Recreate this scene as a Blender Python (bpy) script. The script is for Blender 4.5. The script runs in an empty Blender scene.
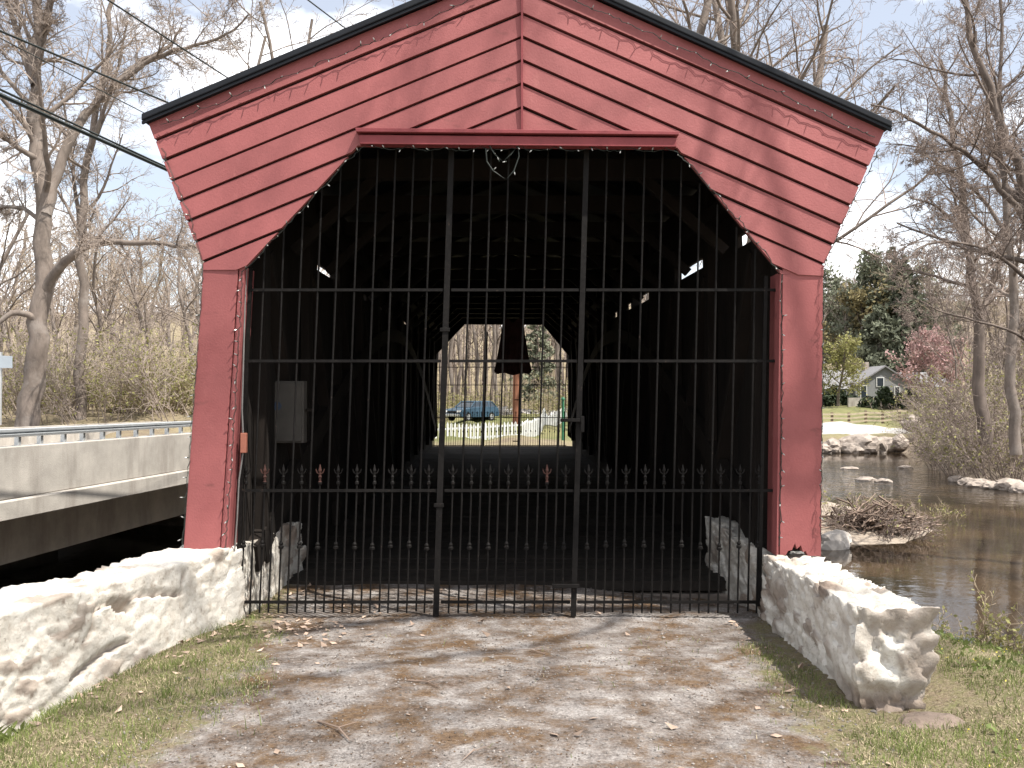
import bpy, math, random
import numpy as np
from mathutils import Vector
random.seed(7); rng = np.random.default_rng(7)
S = bpy.context.scene
COL = S.collection
# ------------------------------------------------------------------ camera, sky, sun, exposure
F, CX, CY, EYE = 930.0, 512.0, 384.0, 1.8
PITCH = math.atan(16/930)
cam = bpy.data.cameras.new('camera'); cam.sensor_width = 36; cam.lens = 36*F/1024
cam.clip_start = .05; cam.clip_end = 3000
co = bpy.data.objects.new('camera', cam); COL.objects.link(co)
co.location = (0, 0, EYE); co.rotation_euler = (math.pi/2+PITCH, 0, 0); S.camera = co
SUN = Vector((.45, -.35, 1)).normalized()
W = bpy.data.worlds.new('World'); S.world = W; W.use_nodes = True
nt = W.node_tree; nt.nodes.clear()
def N(nt, t, **k):
    n = nt.nodes.new(t)
    for a, v in k.items():
        if a.startswith('i_'): n.inputs[a[2:].replace('_', ' ')].default_value = v
        else: setattr(n, a, v)
    return n
out = N(nt, 'ShaderNodeOutputWorld'); bg = N(nt, 'ShaderNodeBackground')
sky = N(nt, 'ShaderNodeTexSky', sky_type='NISHITA', sun_disc=False)
sky.sun_elevation = math.asin(SUN.z); sky.sun_rotation = math.atan2(SUN.x, SUN.y)
sky.air_density = 1.0; sky.dust_density = .6; sky.ozone_density = 1.0
tc = N(nt, 'ShaderNodeTexCoord'); mp = N(nt, 'ShaderNodeMapping')
mp.inputs['Location'].default_value = (.65, .3, .1); mp.inputs['Scale'].default_value = (1, 1, 2.2)
no = N(nt, 'ShaderNodeTexNoise', i_Scale=2.6, i_Detail=9.0, i_Roughness=.55)
cr = N(nt, 'ShaderNodeValToRGB'); cr.color_ramp.elements[0].position = .455; cr.color_ramp.elements[1].position = .57; cr.color_ramp.elements[0].color = (.24, .24, .24, 1)
mx = N(nt, 'ShaderNodeMix', data_type='RGBA'); mx.inputs['B'].default_value = (16, 16, 16.3, 1)
L = nt.links.new
L(tc.outputs['Generated'], mp.inputs['Vector']); L(mp.outputs['Vector'], no.inputs['Vector'])
L(no.outputs['Fac'], cr.inputs['Fac']); L(cr.outputs['Color'], mx.inputs['Factor'])
L(sky.outputs['Color'], mx.inputs['A']); L(mx.outputs['Result'], bg.inputs['Color'])
bg.inputs['Strength'].default_value = .078
L(bg.outputs['Background'], out.inputs['Surface'])
sl = bpy.data.lights.new('sun', 'SUN'); sl.energy = 5.0; sl.angle = math.radians(.53); sl.color = (1, .95, .87)
so = bpy.data.objects.new('sun', sl); COL.objects.link(so)
so.rotation_euler = SUN.to_track_quat('Z', 'Y').to_euler(); so.location = (20, -15, 40)
S.view_settings.view_transform = 'Standard'; S.view_settings.look = 'None'
S.view_settings.exposure = .82; S.view_settings.gamma = 1
S.render.engine = 'CYCLES'
S.cycles.max_bounces = 6; S.cycles.transparent_max_bounces = 8

# ------------------------------------------------------------------ helpers
_a = PITCH
def P(px, py, d):
    xc = (px-CX)/F; yc = (CY-py)/F
    y = math.cos(_a) - yc*math.sin(_a); z = math.sin(_a) + yc*math.cos(_a)
    s = d/y
    return (xc*s, d, EYE+z*s)
def _h(ix, iy, iz, seed=0):
    n = (ix*374761393 + iy*668265263 + iz*2147483647 + seed*1274126177) & 0xffffffff
    n = ((n ^ (n >> 13))*1274126177) & 0xffffffff
    n = ((n ^ (n >> 16))*2246822519) & 0xffffffff
    return ((n ^ (n >> 15)) & 0xffffff)/float(0xffffff)
def vnoise(p, scale=1.0, seed=0):
    p = np.asarray(p, float)*scale
    i = np.floor(p).astype(np.int64); f = p-i; f = f*f*(3-2*f)
    r = 0
    for dx in (0, 1):
        for dy in (0, 1):
            for dz in (0, 1):
                w = (f[:, 0] if dx else 1-f[:, 0])*(f[:, 1] if dy else 1-f[:, 1])*(f[:, 2] if dz else 1-f[:, 2])
                r = r + w*_h(i[:, 0]+dx, i[:, 1]+dy, i[:, 2]+dz, seed)
    return r*2-1
def fbm(p, scale=1.0, oct=4, seed=0):
    r = 0; a = 1; t = 0
    for k in range(oct):
        r = r+a*vnoise(p, scale*2**k, seed+k*17); t += a; a *= .5
    return r/t
def worley(p, scale, seed=0):
    p = np.asarray(p, float)*scale; i = np.floor(p).astype(np.int64)
    f1 = np.full(len(p), 9.); f2 = np.full(len(p), 9.); cid = np.zeros(len(p))
    for dx in (-1, 0, 1):
        for dy in (-1, 0, 1):
            for dz in (-1, 0, 1):
                c = i+np.array([dx, dy, dz])
                q = np.stack([c[:, k]+_h(c[:, 0], c[:, 1], c[:, 2], seed+k*7+1) for k in range(3)], 1)
                d = np.linalg.norm(q-p, axis=1); h = _h(c[:, 0], c[:, 1], c[:, 2], seed+99)
                cid = np.where(d < f1, h, cid); f2 = np.where(d < f1, f1, np.minimum(f2, d)); f1 = np.minimum(f1, d)
    return f1, f2, cid
def sstep(a, b, x):
    t = np.clip((x-a)/(b-a), 0, 1); return t*t*(3-2*t)

ORG = {}
def link(o, parent=None, org=(0, 0, 0)):
    COL.objects.link(o)
    if parent is not None: o.parent = parent
    ORG[o.name] = org
    return o
def thing(name, label, cat, loc=(0, 0, 0), group=None, rotz=0):
    o = bpy.data.objects.new(name, None); o.empty_display_size = .2
    link(o, None, tuple(loc)); o.location = loc; o.rotation_euler = (0, 0, rotz)
    tag(o, label, cat, group); return o
def tag(o, label=None, cat=None, group=None, kind=None):
    if label: o['label'] = label
    if cat: o['category'] = cat
    if group: o['group'] = group
    if kind: o['kind'] = kind
    return o
def mesh_np(name, V, faces, mat, parent=None, smooth=False, local=False, attrs=None):
    """faces: list of int arrays (M,k); V world coordinates unless local"""
    V = np.asarray(V, np.float32)
    org = (0, 0, 0)
    if parent is not None:
        org = ORG[parent.name]
        if not local: V = V-np.array(org, np.float32)
    me = bpy.data.meshes.new(name)
    if not isinstance(faces, (list, tuple)): faces = [faces]
    faces = [np.asarray(f, np.int32) for f in faces if len(f)]
    me.vertices.add(len(V)); me.vertices.foreach_set('co', V.ravel())
    loops = np.concatenate([f.ravel() for f in faces]); me.loops.add(len(loops)); me.loops.foreach_set('vertex_index', loops)
    tot = np.concatenate([np.full(len(f), f.shape[1], np.int32) for f in faces])
    st = np.concatenate([[0], np.cumsum(tot)[:-1]]).astype(np.int32)
    me.polygons.add(len(tot)); me.polygons.foreach_set('loop_start', st)
    me.polygons.foreach_set('use_smooth', np.full(len(tot), bool(smooth)))
    me.update(calc_edges=True); me.validate()
    if attrs:
        for k, v in attrs.items():
            at = me.attributes.new(k, 'FLOAT', 'POINT'); at.data.foreach_set('value', np.asarray(v, np.float32))
    if mat: me.materials.append(mat)
    return link(bpy.data.objects.new(name, me), parent, org)
class MB:
    """collects shapes, builds ONE mesh object"""
    def __init__(s): s.v = []; s.f = []
    def add(s, V, Fs):
        b = len(s.v); s.v += [tuple(map(float, q)) for q in V]; s.f += [[b+i for i in f] for f in Fs]; return s
    def hexa(s, q):
        return s.add(q, [(0, 3, 2, 1), (4, 5, 6, 7), (0, 1, 5, 4), (1, 2, 6, 5), (2, 3, 7, 6), (3, 0, 4, 7)])
    def box(s, x0, x1, y0, y1, z0, z1):
        return s.hexa([(x0, y0, z0), (x1, y0, z0), (x1, y1, z0), (x0, y1, z0), (x0, y0, z1), (x1, y0, z1), (x1, y1, z1), (x0, y1, z1)])
    def bar(s, a, b, w, h=None, up=(0, 0, 1)):
        h = h or w; a = Vector(a); b = Vector(b); t = (b-a).normalized(); u = Vector(up)
        if abs(t.dot(u)) > .97: u = Vector((0, 1, 0))
        r = t.cross(u).normalized()*w/2; u = r.cross(t).normalized()*h/2
        return s.hexa([a-r-u, a+r-u, a+r+u, a-r+u, b-r-u, b+r-u, b+r+u, b-r+u])
    def prism(s, poly, off):
        n = len(poly); off = Vector(off); p = [Vector(q) for q in poly]
        return s.add(p+[q+off for q in p], [list(range(n))[::-1], [n+i for i in range(n)]]+[(i, (i+1) % n, n+(i+1) % n, n+i) for i in range(n)])
    def tube(s, pts, r, n=6):
        V, Q, T = tubes([(np.array(pts, float), np.broadcast_to(np.array(r, float), (len(pts),)), n)])
        return s.add(V, [list(q) for q in Q]+[list(q) for q in T])
    def lathe(s, c, prof, n=10):
        V = []; Fs = []
        for r, z in prof:
            for k in range(n): V.append((c[0]+r*math.cos(k*2*math.pi/n), c[1]+r*math.sin(k*2*math.pi/n), c[2]+z))
        for j in range(len(prof)-1):
            for k in range(n): Fs.append((j*n+k, j*n+(k+1) % n, (j+1)*n+(k+1) % n, (j+1)*n+k))
        Fs.append(list(range(n))[::-1]); Fs.append([(len(prof)-1)*n+k for k in range(n)])
        return s.add(V, Fs)
    def build(s, name, mat, parent=None, smooth=False, bevel=0):
        org = ORG[parent.name] if parent is not None else (0, 0, 0)
        me = bpy.data.meshes.new(name)
        me.from_pydata([(v[0]-org[0], v[1]-org[1], v[2]-org[2]) for v in s.v], [], s.f); me.validate()
        me.polygons.foreach_set('use_smooth', [smooth]*len(me.polygons))
        if mat: me.materials.append(mat)
        o = link(bpy.data.objects.new(name, me), parent, org)
        if bevel:
            m = o.modifiers.new('bevel', 'BEVEL'); m.width = bevel; m.segments = 2; m.limit_method = 'ANGLE'
        return o
def tubes(lst):
    """batched tubes -> V, quads, (no caps)"""
    groups = {}
    for p, r, n in lst: groups.setdefault((len(p), n), []).append((p, r))
    Vs = []; Qs = []; base = 0
    for (k, n), it in groups.items():
        Pp = np.stack([a for a, b in it]); R = np.stack([b for a, b in it])
        T = np.gradient(Pp, axis=1); T /= np.linalg.norm(T, axis=2, keepdims=True)+1e-9
        ref = np.where(np.abs(T[:, :1, 2:3]) > .8, np.array([1., 0, 0]), np.array([0, 0, 1.]))
        U = np.cross(T, ref); U /= np.linalg.norm(U, axis=2, keepdims=True)+1e-9
        Wd = np.cross(T, U)
        an = np.arange(n)*2*math.pi/n
        V = Pp[:, :, None, :]+R[:, :, None, None]*(U[:, :, None, :]*np.cos(an)[None, None, :, None]+Wd[:, :, None, :]*np.sin(an)[None, None, :, None])
        m = len(it); idx = np.arange(m*k*n).reshape(m, k, n)
        a = idx[:, :-1, :]; b = np.roll(a, -1, 2); d = idx[:, 1:, :]; c = np.roll(d, -1, 2)
        Qs.append(base+np.stack([a, b, c, d], -1).reshape(-1, 4)); Vs.append(V.reshape(-1, 3)); base += m*k*n
    return np.concatenate(Vs), np.concatenate(Qs), np.zeros((0, 3), int)

# ------------------------------------------------------------------ materials
def mat(name, col, rough=.8, var=.25, scale=6.0, detail=6, col2=None, spec=.3, metal=0, bump=0, bscale=None, stretch=None, island=0, leaf=0, extra=None):
    m = bpy.data.materials.new(name); m.use_nodes = True; t = m.node_tree; b = t.nodes['Principled BSDF']
    b.inputs['Roughness'].default_value = rough; b.inputs['Metallic'].default_value = metal
    b.inputs['Specular IOR Level'].default_value = spec
    tcn = N(t, 'ShaderNodeTexCoord'); vec = tcn.outputs['Object']
    if stretch:
        mpn = N(t, 'ShaderNodeMapping'); mpn.inputs['Scale'].default_value = stretch; t.links.new(vec, mpn.inputs['Vector']); vec = mpn.outputs['Vector']
    nz = N(t, 'ShaderNodeTexNoise', i_Scale=scale, i_Detail=float(detail), i_Roughness=.62); t.links.new(vec, nz.inputs['Vector'])
    c1 = [c*(1-var) for c in col]; c2 = col2 or [min(1, c*(1+var)) for c in col]
    rp = N(t, 'ShaderNodeValToRGB'); rp.color_ramp.elements[0].position = .32; rp.color_ramp.elements[1].position = .68
    rp.color_ramp.elements[0].color = (*c1, 1); rp.color_ramp.elements[1].color = (*c2, 1)
    t.links.new(nz.outputs['Fac'], rp.inputs['Fac']); cur = rp.outputs['Color']
    if island:
        ge = N(t, 'ShaderNodeNewGeometry'); mr = N(t, 'ShaderNodeMapRange'); mr.inputs['To Min'].default_value = 1-island; mr.inputs['To Max'].default_value = 1+island
        t.links.new(ge.outputs['Random Per Island'], mr.inputs['Value'])
        hs = N(t, 'ShaderNodeHueSaturation'); t.links.new(mr.outputs['Result'], hs.inputs['Value']); t.links.new(cur, hs.inputs['Color']); cur = hs.outputs['Color']
    if extra: cur = extra(t, tcn, cur)
    t.links.new(cur, b.inputs['Base Color'])
    if bump:
        n2 = N(t, 'ShaderNodeTexNoise', i_Scale=bscale or scale*4, i_Detail=6.0); t.links.new(vec, n2.inputs['Vector'])
        bp = N(t, 'ShaderNodeBump', i_Strength=bump, i_Distance=.02); t.links.new(n2.outputs['Fac'], bp.inputs['Height']); t.links.new(bp.outputs['Normal'], b.inputs['Normal'])
    if leaf:
        tr = N(t, 'ShaderNodeBsdfTranslucent'); ms = N(t, 'ShaderNodeMixShader'); ms.inputs[0].default_value = leaf
        t.links.new(cur, tr.inputs['Color']); t.links.new(b.outputs[0], ms.inputs[1]); t.links.new(tr.outputs[0], ms.inputs[2])
        t.links.new(ms.outputs[0], t.nodes['Material Output'].inputs['Surface'])
    return m
def patches(colour, scale, lo, hi, detail=5, stretch=None, amount=1.0):
    def fx(t, tcn, cur):
        vec = tcn.outputs['Object']
        if stretch:
            mpn = N(t, 'ShaderNodeMapping'); mpn.inputs['Scale'].default_value = stretch; t.links.new(vec, mpn.inputs['Vector']); vec = mpn.outputs['Vector']
        nz = N(t, 'ShaderNodeTexNoise', i_Scale=scale, i_Detail=float(detail), i_Roughness=.65); t.links.new(vec, nz.inputs['Vector'])
        mr = N(t, 'ShaderNodeMapRange'); mr.inputs['From Min'].default_value = lo; mr.inputs['From Max'].default_value = hi; mr.inputs['To Max'].default_value = amount
        t.links.new(nz.outputs['Fac'], mr.inputs['Value'])
        x = N(t, 'ShaderNodeMix', data_type='RGBA'); x.inputs['B'].default_value = (*colour, 1)
        t.links.new(mr.outputs['Result'], x.inputs['Factor']); t.links.new(cur, x.inputs['A']); return x.outputs['Result']
    return fx
def chain(*fs):
    def fx(t, tcn, cur):
        for f in fs: cur = f(t, tcn, cur)
        return cur
    return fx
M = {}
M['red'] = mat('red_paint', (.255, .078, .077), .62, .10, 2.2, spec=.3, island=.05, bump=.12, bscale=60, extra=chain(
    patches((.17, .043, .043), 1.4, .50, .72, 6, amount=.5), patches((.36, .13, .12), 7, .60, .76, 7, (1, 1, .4), .6), patches((.11, .04, .036), 3.2, .62, .74, 7, (1, 1, 2.5), .6)))
M['redtrim'] = mat('dark_red_trim', (.20, .040, .045), .6, .15, 5, bump=.1)
M['roof'] = mat('dark_roof_metal', (.010, .012, .016), .6, .2, 4, spec=.2)
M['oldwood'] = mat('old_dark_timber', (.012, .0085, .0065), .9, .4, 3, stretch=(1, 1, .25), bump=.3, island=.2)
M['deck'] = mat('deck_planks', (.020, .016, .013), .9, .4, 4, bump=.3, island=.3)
M['iron'] = mat('black_iron', (.009, .008, .0075), .65, .35, 30, spec=.12, extra=patches((.07, .05, .04), 22, .64, .76))
M['rustiron'] = mat('rusty_iron', (.05, .021, .016), .8, .3, 30)
M['wire'] = mat('dark_cable', (.02, .025, .022), .6, .2, 20)
M['bulb'] = mat('clear_bulb', (.30, .30, .29), .2, .1, 30, spec=.6)
M['socket'] = mat('green_socket', (.02, .03, .022), .6, .2, 20)
M['concrete'] = mat('weathered_concrete', (.40, .37, .33), .9, .18, 1.6, extra=chain(
    patches((.23, .20, .175), 1.2, .5, .7, 6, (1, 1, .18), .8), patches((.50, .46, .42), 14, .6, .75, 5, amount=.5)), bump=.25, bscale=40)
M['conduit'] = mat('dull_grey_conduit', (.16, .155, .15), .6, .2, 8)
M['galv'] = mat('galvanised_steel', (.50, .52, .53), .42, .1, 8, metal=.6)
M['white'] = mat('white_paint', (.62, .62, .60), .6, .06, 8)
M['pole'] = mat('utility_pole_timber', (.20, .085, .05), .9, .25, 8, stretch=(1, 1, .1))
M['bark'] = mat('grey_brown_bark', (.165, .135, .115), .95, .35, 3, stretch=(1, 1, .4), bump=.6, bscale=22, extra=patches((.22, .19, .168), 1.6, .5, .66))
M['barkdark'] = mat('dark_bark', (.135, .108, .092), .95, .35, 3, stretch=(1, 1, .3), bump=.5, bscale=22)
M['twig'] = mat('pale_twigs', (.285, .235, .20), .95, .25, 1.5)
M['twigdark'] = mat('brown_twigs', (.215, .17, .145), .95, .25, 1.5)
M['twigtan'] = mat('tan_brush_twigs', (.31, .25, .18), .95, .3, .8)
M['bud'] = mat('spring_leaves', (.26, .25, .095), .7, .35, 3, leaf=.3)
M['pinkbud'] = mat('pink_blossom', (.42, .27, .26), .8, .2, 3, leaf=.3)
M['needle'] = mat('conifer_needles', (.13, .14, .095), .8, .4, .6, leaf=.15)
M['needle2'] = mat('pale_conifer_needles', (.17, .18, .125), .8, .4, .6, leaf=.15)
M['yneedle'] = mat('yellowing_foliage', (.24, .20, .10), .8, .3, .6, leaf=.2)
M['hedge'] = mat('dark_hedge_leaves', (.035, .05, .025), .8, .4, 2)
M['grass'] = mat('grass_blades', (.16, .195, .06), .75, .35, 1.6, island=.4, leaf=.35)
M['deadleaf'] = mat('dead_leaves', (.33, .245, .19), .85, .3, 9, island=.45)
M['pebble'] = mat('pebbles', (.19, .17, .155), .9, .2, 9, island=.4)
M['yellow'] = mat('yellow_petals', (.65, .55, .08), .7, .1, 9)
M['rock'] = mat('river_rock', (.34, .29, .25), .9, .3, 1.5, bump=.5, bscale=12, extra=patches((.20, .165, .14), 1.1, .5, .65))
M['rockbrown'] = mat('brown_field_stone', (.17, .13, .105), .9, .3, 5, bump=.6, bscale=25)
M['slab'] = mat('pale_rock_slab', (.42, .38, .34), .9, .2, 3, bump=.4)
M['drift'] = mat('driftwood', (.19, .14, .11), .95, .35, 2, island=.3)
M['glass'] = mat('window_glass', (.03, .04, .05), .08, .1, 2, spec=.6)
M['greysiding'] = mat('grey_house_siding', (.20, .205, .205), .85, .08, 3)
M['shingle'] = mat('grey_shingles', (.19, .185, .19), .9, .15, 3)
M['car'] = mat('blue_car_paint', (.03, .065, .10), .25, .05, 2, spec=.6)
M['tyre'] = mat('tyre_rubber', (.02, .02, .02), .8, .1, 5)
M['lamp'] = mat('headlight_glass', (.7, .7, .7), .15, .05, 5, spec=.6)
M['panelgrey'] = mat('grey_box_paint', (.085, .077, .068), .7, .2, 5)
M['rope'] = mat('faded_red_cloth', (.07, .03, .027), .95, .3, 6)
M['orange'] = mat('faded_orange_plastic', (.32, .12, .08), .7, .15, 9)
M['signgrey'] = mat('grey_sign_back', (.30, .34, .38), .5, .08, 4)
M['railwood'] = mat('pale_fence_wood', (.45, .38, .28), .9, .15, 4)
M['greenpost'] = mat('green_painted_post', (.03, .13, .07), .6, .1, 5)

# ground: masks are ground types only
def ground_mat():
    m = bpy.data.materials.new('ground'); m.use_nodes = True; t = m.node_tree; b = t.nodes['Principled BSDF']
    b.inputs['Roughness'].default_value = .95; b.inputs['Specular IOR Level'].default_value = .15
    tcn = N(t, 'ShaderNodeTexCoord'); vec = tcn.outputs['Object']; l = t.links.new
    def noise(s, d=6, r=.62):
        n = N(t, 'ShaderNodeTexNoise', i_Scale=float(s), i_Detail=float(d), i_Roughness=r); l(vec, n.inputs['Vector']); return n.outputs['Fac']
    def rng_(f, a, c, to=(0, 1)):
        r = N(t, 'ShaderNodeMapRange'); r.inputs['From Min'].default_value = a; r.inputs['From Max'].default_value = c
        r.inputs['To Min'].default_value = to[0]; r.inputs['To Max'].default_value = to[1]; l(f, r.inputs['Value']); return r.outputs['Result']
    def mix(f, A, B):
        x = N(t, 'ShaderNodeMix', data_type='RGBA')
        for s_, v in (('A', A), ('B', B)):
            if isinstance(v, tuple): x.inputs[s_].default_value = (*v, 1)
            else: l(v, x.inputs[s_])
        if isinstance(f, float): x.inputs['Factor'].default_value = f
        else: l(f, x.inputs['Factor'])
        return x.outputs['Result']
    def att(n):
        a = N(t, 'ShaderNodeAttribute', attribute_name=n); return a.outputs['Fac']
    def mul(a, c):
        x = N(t, 'ShaderNodeMath', operation='MULTIPLY'); l(a, x.inputs[0])
        if isinstance(c, float): x.inputs[1].default_value = c
        else: l(c, x.inputs[1])
        return x.outputs[0]
    grav = mix(rng_(noise(55, 8, .7), .36, .64), (.12, .107, .098), (.39, .355, .335))
    grav = mix(rng_(noise(5, 6, .7), .42, .62), grav, mix(rng_(noise(70, 4), .35, .6), (.23, .207, .193), (.47, .44, .415)))
    grav = mix(rng_(noise(2.3, 7, .72), .43, .62), grav, mix(rng_(noise(40, 5), .35, .65), (.05, .035, .025), (.16, .11, .078)))
    grav = mix(mul(rng_(noise(1.9, 7, .7), .48, .60), .9), grav, mix(rng_(noise(30, 5), .4, .6), (.095, .055, .028), (.17, .105, .055)))
    grav = mix(mul(rng_(noise(130, 3, .6), .60, .72), .5), grav, (.50, .47, .45))
    turf = mix(rng_(noise(9, 7, .7), .35, .65), (.23, .175, .125), (.19, .185, .085))
    turf = mix(rng_(noise(60, 5), .52, .70), turf, (.33, .27, .20))
    turf = mix(mul(rng_(noise(38, 7, .75), .50, .64), .75), turf, (.085, .065, .045))
    mead = mix(rng_(noise(.25, 6), .35, .65), (.115, .125, .05), (.19, .175, .085))
    wood = mix(rng_(noise(.8, 8, .7), .35, .65), (.16, .125, .09), (.25, .21, .13))
    bank = mix(rng_(noise(3, 8, .7), .35, .65), (.13, .10, .075), (.30, .25, .20))
    bar = mix(rng_(noise(9, 7, .7), .3, .7), (.26, .21, .165), (.42, .36, .30))
    cur = wood
    cur = mix(att('meadow'), cur, mead)
    cur = mix(att('turf'), cur, turf)
    cur = mix(att('bank'), cur, bank)
    cur = mix(att('bar'), cur, bar)
    e = N(t, 'ShaderNodeMath', operation='ADD'); l(att('drive'), e.inputs[0]); l(rng_(noise(3.2, 7, .7), .3, .7, (-.38, .38)), e.inputs[1])
    cur = mix(rng_(e.outputs[0], .35, .65), cur, grav)
    l(cur, b.inputs['Base Color'])
    bp = N(t, 'ShaderNodeBump', i_Strength=1.0, i_Distance=.03); l(noise(45, 8, .7), bp.inputs['Height']); l(bp.outputs['Normal'], b.inputs['Normal'])
    return m
M['ground'] = ground_mat()
def water_mat():
    m = bpy.data.materials.new('river_water'); m.use_nodes = True; t = m.node_tree; b = t.nodes['Principled BSDF']; l = t.links.new
    b.inputs['Base Color'].default_value = (.050, .036, .022, 1); b.inputs['Roughness'].default_value = .04; b.inputs['IOR'].default_value = 1.33
    b.inputs['Specular IOR Level'].default_value = .6
    tcn = N(t, 'ShaderNodeTexCoord')
    n1 = N(t, 'ShaderNodeTexNoise', i_Scale=1.6, i_Detail=4.0); n2 = N(t, 'ShaderNodeTexNoise', i_Scale=.35, i_Detail=2.0)
    l(tcn.outputs['Object'], n1.inputs['Vector']); l(tcn.outputs['Object'], n2.inputs['Vector'])
    r = N(t, 'ShaderNodeAttribute', attribute_name='ripple')
    mu = N(t, 'ShaderNodeMath', operation='MULTIPLY'); l(r.outputs['Fac'], mu.inputs[0]); mu.inputs[1].default_value = 1.0
    bp = N(t, 'ShaderNodeBump', i_Distance=.12); l(mu.outputs[0], bp.inputs['Strength']); l(n1.outputs['Fac'], bp.inputs['Height']); l(bp.outputs['Normal'], b.inputs['Normal'])
    mr = N(t, 'ShaderNodeMapRange'); mr.inputs['From Min'].default_value = .4; mr.inputs['From Max'].default_value = .62; l(n2.outputs['Fac'], mr.inputs['Value'])
    x = N(t, 'ShaderNodeMix', data_type='RGBA'); x.inputs['A'].default_value = (.018, .014, .010, 1); x.inputs['B'].default_value = (.055, .037, .021, 1)
    l(mr.outputs['Result'], x.inputs['Factor']); l(x.outputs['Result'], b.inputs['Base Color'])
    return m
M['water'] = water_mat()
def white_stone():
    m = bpy.data.materials.new('whitewashed_stone'); m.use_nodes = True; t = m.node_tree; b = t.nodes['Principled BSDF']; l = t.links.new
    b.inputs['Roughness'].default_value = .95; b.inputs['Specular IOR Level'].default_value = .15
    tcn = N(t, 'ShaderNodeTexCoord'); v = tcn.outputs['Object']
    def noise(s, d=7):
        n = N(t, 'ShaderNodeTexNoise', i_Scale=float(s), i_Detail=float(d), i_Roughness=.65); l(v, n.inputs['Vector']); return n.outputs['Fac']
    def mr(f, a, c, hi=1.):
        r = N(t, 'ShaderNodeMapRange'); r.inputs['From Min'].default_value = a; r.inputs['From Max'].default_value = c; r.inputs['To Max'].default_value = hi; l(f, r.inputs['Value']); return r.outputs['Result']
    def mix(f, A, B):
        x = N(t, 'ShaderNodeMix', data_type='RGBA'); l(f, x.inputs['Factor'])
        for s_, q in (('A', A), ('B', B)):
            if isinstance(q, tuple): x.inputs[s_].default_value = (*q, 1)
            else: l(q, x.inputs[s_])
        return x.outputs['Result']
    lime = mix(mr(noise(4), .35, .7), (.50, .465, .41), (.66, .635, .585))
    lime = mix(mr(noise(13), .50, .68, .8), lime, (.38, .33, .275))
    lime = mix(mr(noise(32), .58, .70, .8), lime, (.24, .20, .165))
    stone = mix(mr(noise(6), .35, .65), (.18, .14, .115), (.34, .28, .23))
    a = N(t, 'ShaderNodeAttribute', attribute_name='stone')
    l(mix(a.outputs['Fac'], lime, stone), b.inputs['Base Color'])
    bp = N(t, 'ShaderNodeBump', i_Strength=.6, i_Distance=.015); l(noise(35, 8), bp.inputs['Height']); l(bp.outputs['Normal'], b.inputs['Normal'])
    return m
M['whitestone'] = white_stone()
def haze(density):
    m = bpy.data.materials.new('haze'); m.use_nodes = True; t = m.node_tree; t.nodes.clear(); o = N(t, 'ShaderNodeOutputMaterial'); v = N(t, 'ShaderNodeVolumePrincipled')
    v.inputs['Color'].default_value = (.93, .92, .90, 1); v.inputs['Density'].default_value = density; t.links.new(v.outputs[0], o.inputs['Volume'])
    h = MB().box(-425, 425, -45, 525, -6, 82).build('haze', m); h['kind'] = 'stuff'; h['label'] = 'thin pale haze in the spring air'; h['category'] = 'haze'
# ------------------------------------------------------------------ terrain and river (setting)
WZ = -2.5
WPOLY = np.array([(-70, -8), (-5.2, -6), (-4.4, 3.5), (-3.9, 11), (0, 11.4), (3.0, 10.2), (4.2, 8.5), (6.5, 7.9), (11, 7.5), (24, 9), (33, 25), (29.5, 40), (26.3, 46), (24.6, 50), (26, 56), (33, 74), (30, 77.5),
                  (24, 78), (10, 77), (11, 60), (11.5, 42), (14.3, 37), (14.5, 30.5), (12, 27.4), (9, 27.2), (6, 29.0), (0, 30.4), (-6, 31), (-20, 33), (-70, 36)], float)
def poly_sd(x, y, poly):
    """signed distance, negative inside"""
    d = np.full(x.shape, 1e9); ins = np.zeros(x.shape, bool); n = len(poly)
    for i in range(n):
        ax, ay = poly[i]; bx, by = poly[(i+1) % n]; ex, ey = bx-ax, by-ay
        t = np.clip(((x-ax)*ex+(y-ay)*ey)/(ex*ex+ey*ey), 0, 1)
        d = np.minimum(d, np.hypot(x-ax-t*ex, y-ay-t*ey))
        c = ((ay > y) != (by > y)) & (x < (bx-ax)*(y-ay)/((by-ay) if by != ay else 1e-9)+ax)
        ins ^= c
    return np.where(ins, -d, d)
def land(x, y):
    near = 0.0-.35*sstep(2.6, 5.0, x)-.03*np.abs(x)*0
    far_mid = np.interp(y, [30, 46, 70, 110, 200, 500], [.1, -.15, .12, 1.5, 14, 40])
    far_r = np.interp(y, [36, 77, 80, 91, 96, 131, 190, 300, 500], [-1.7, -1.35, -1.15, -.6, -.5, 1.0, 8, 30, 55])
    far_l = np.interp(y, [30, 50, 80, 160, 300, 500], [.3, 1.1, 3.0, 12, 30, 45])
    r = sstep(6, 16, x); le = sstep(-8, -16, x)
    far = far_mid*(1-r)*(1-le)+far_r*r+far_l*le
    rb = np.interp(x, [24, 40, 120], [-1.4, 1.5, 25])*np.ones_like(y)
    far = np.where((x > 24) & (y < 78), rb, far)
    return near+(far-near)*sstep(12, 28, y)
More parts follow.
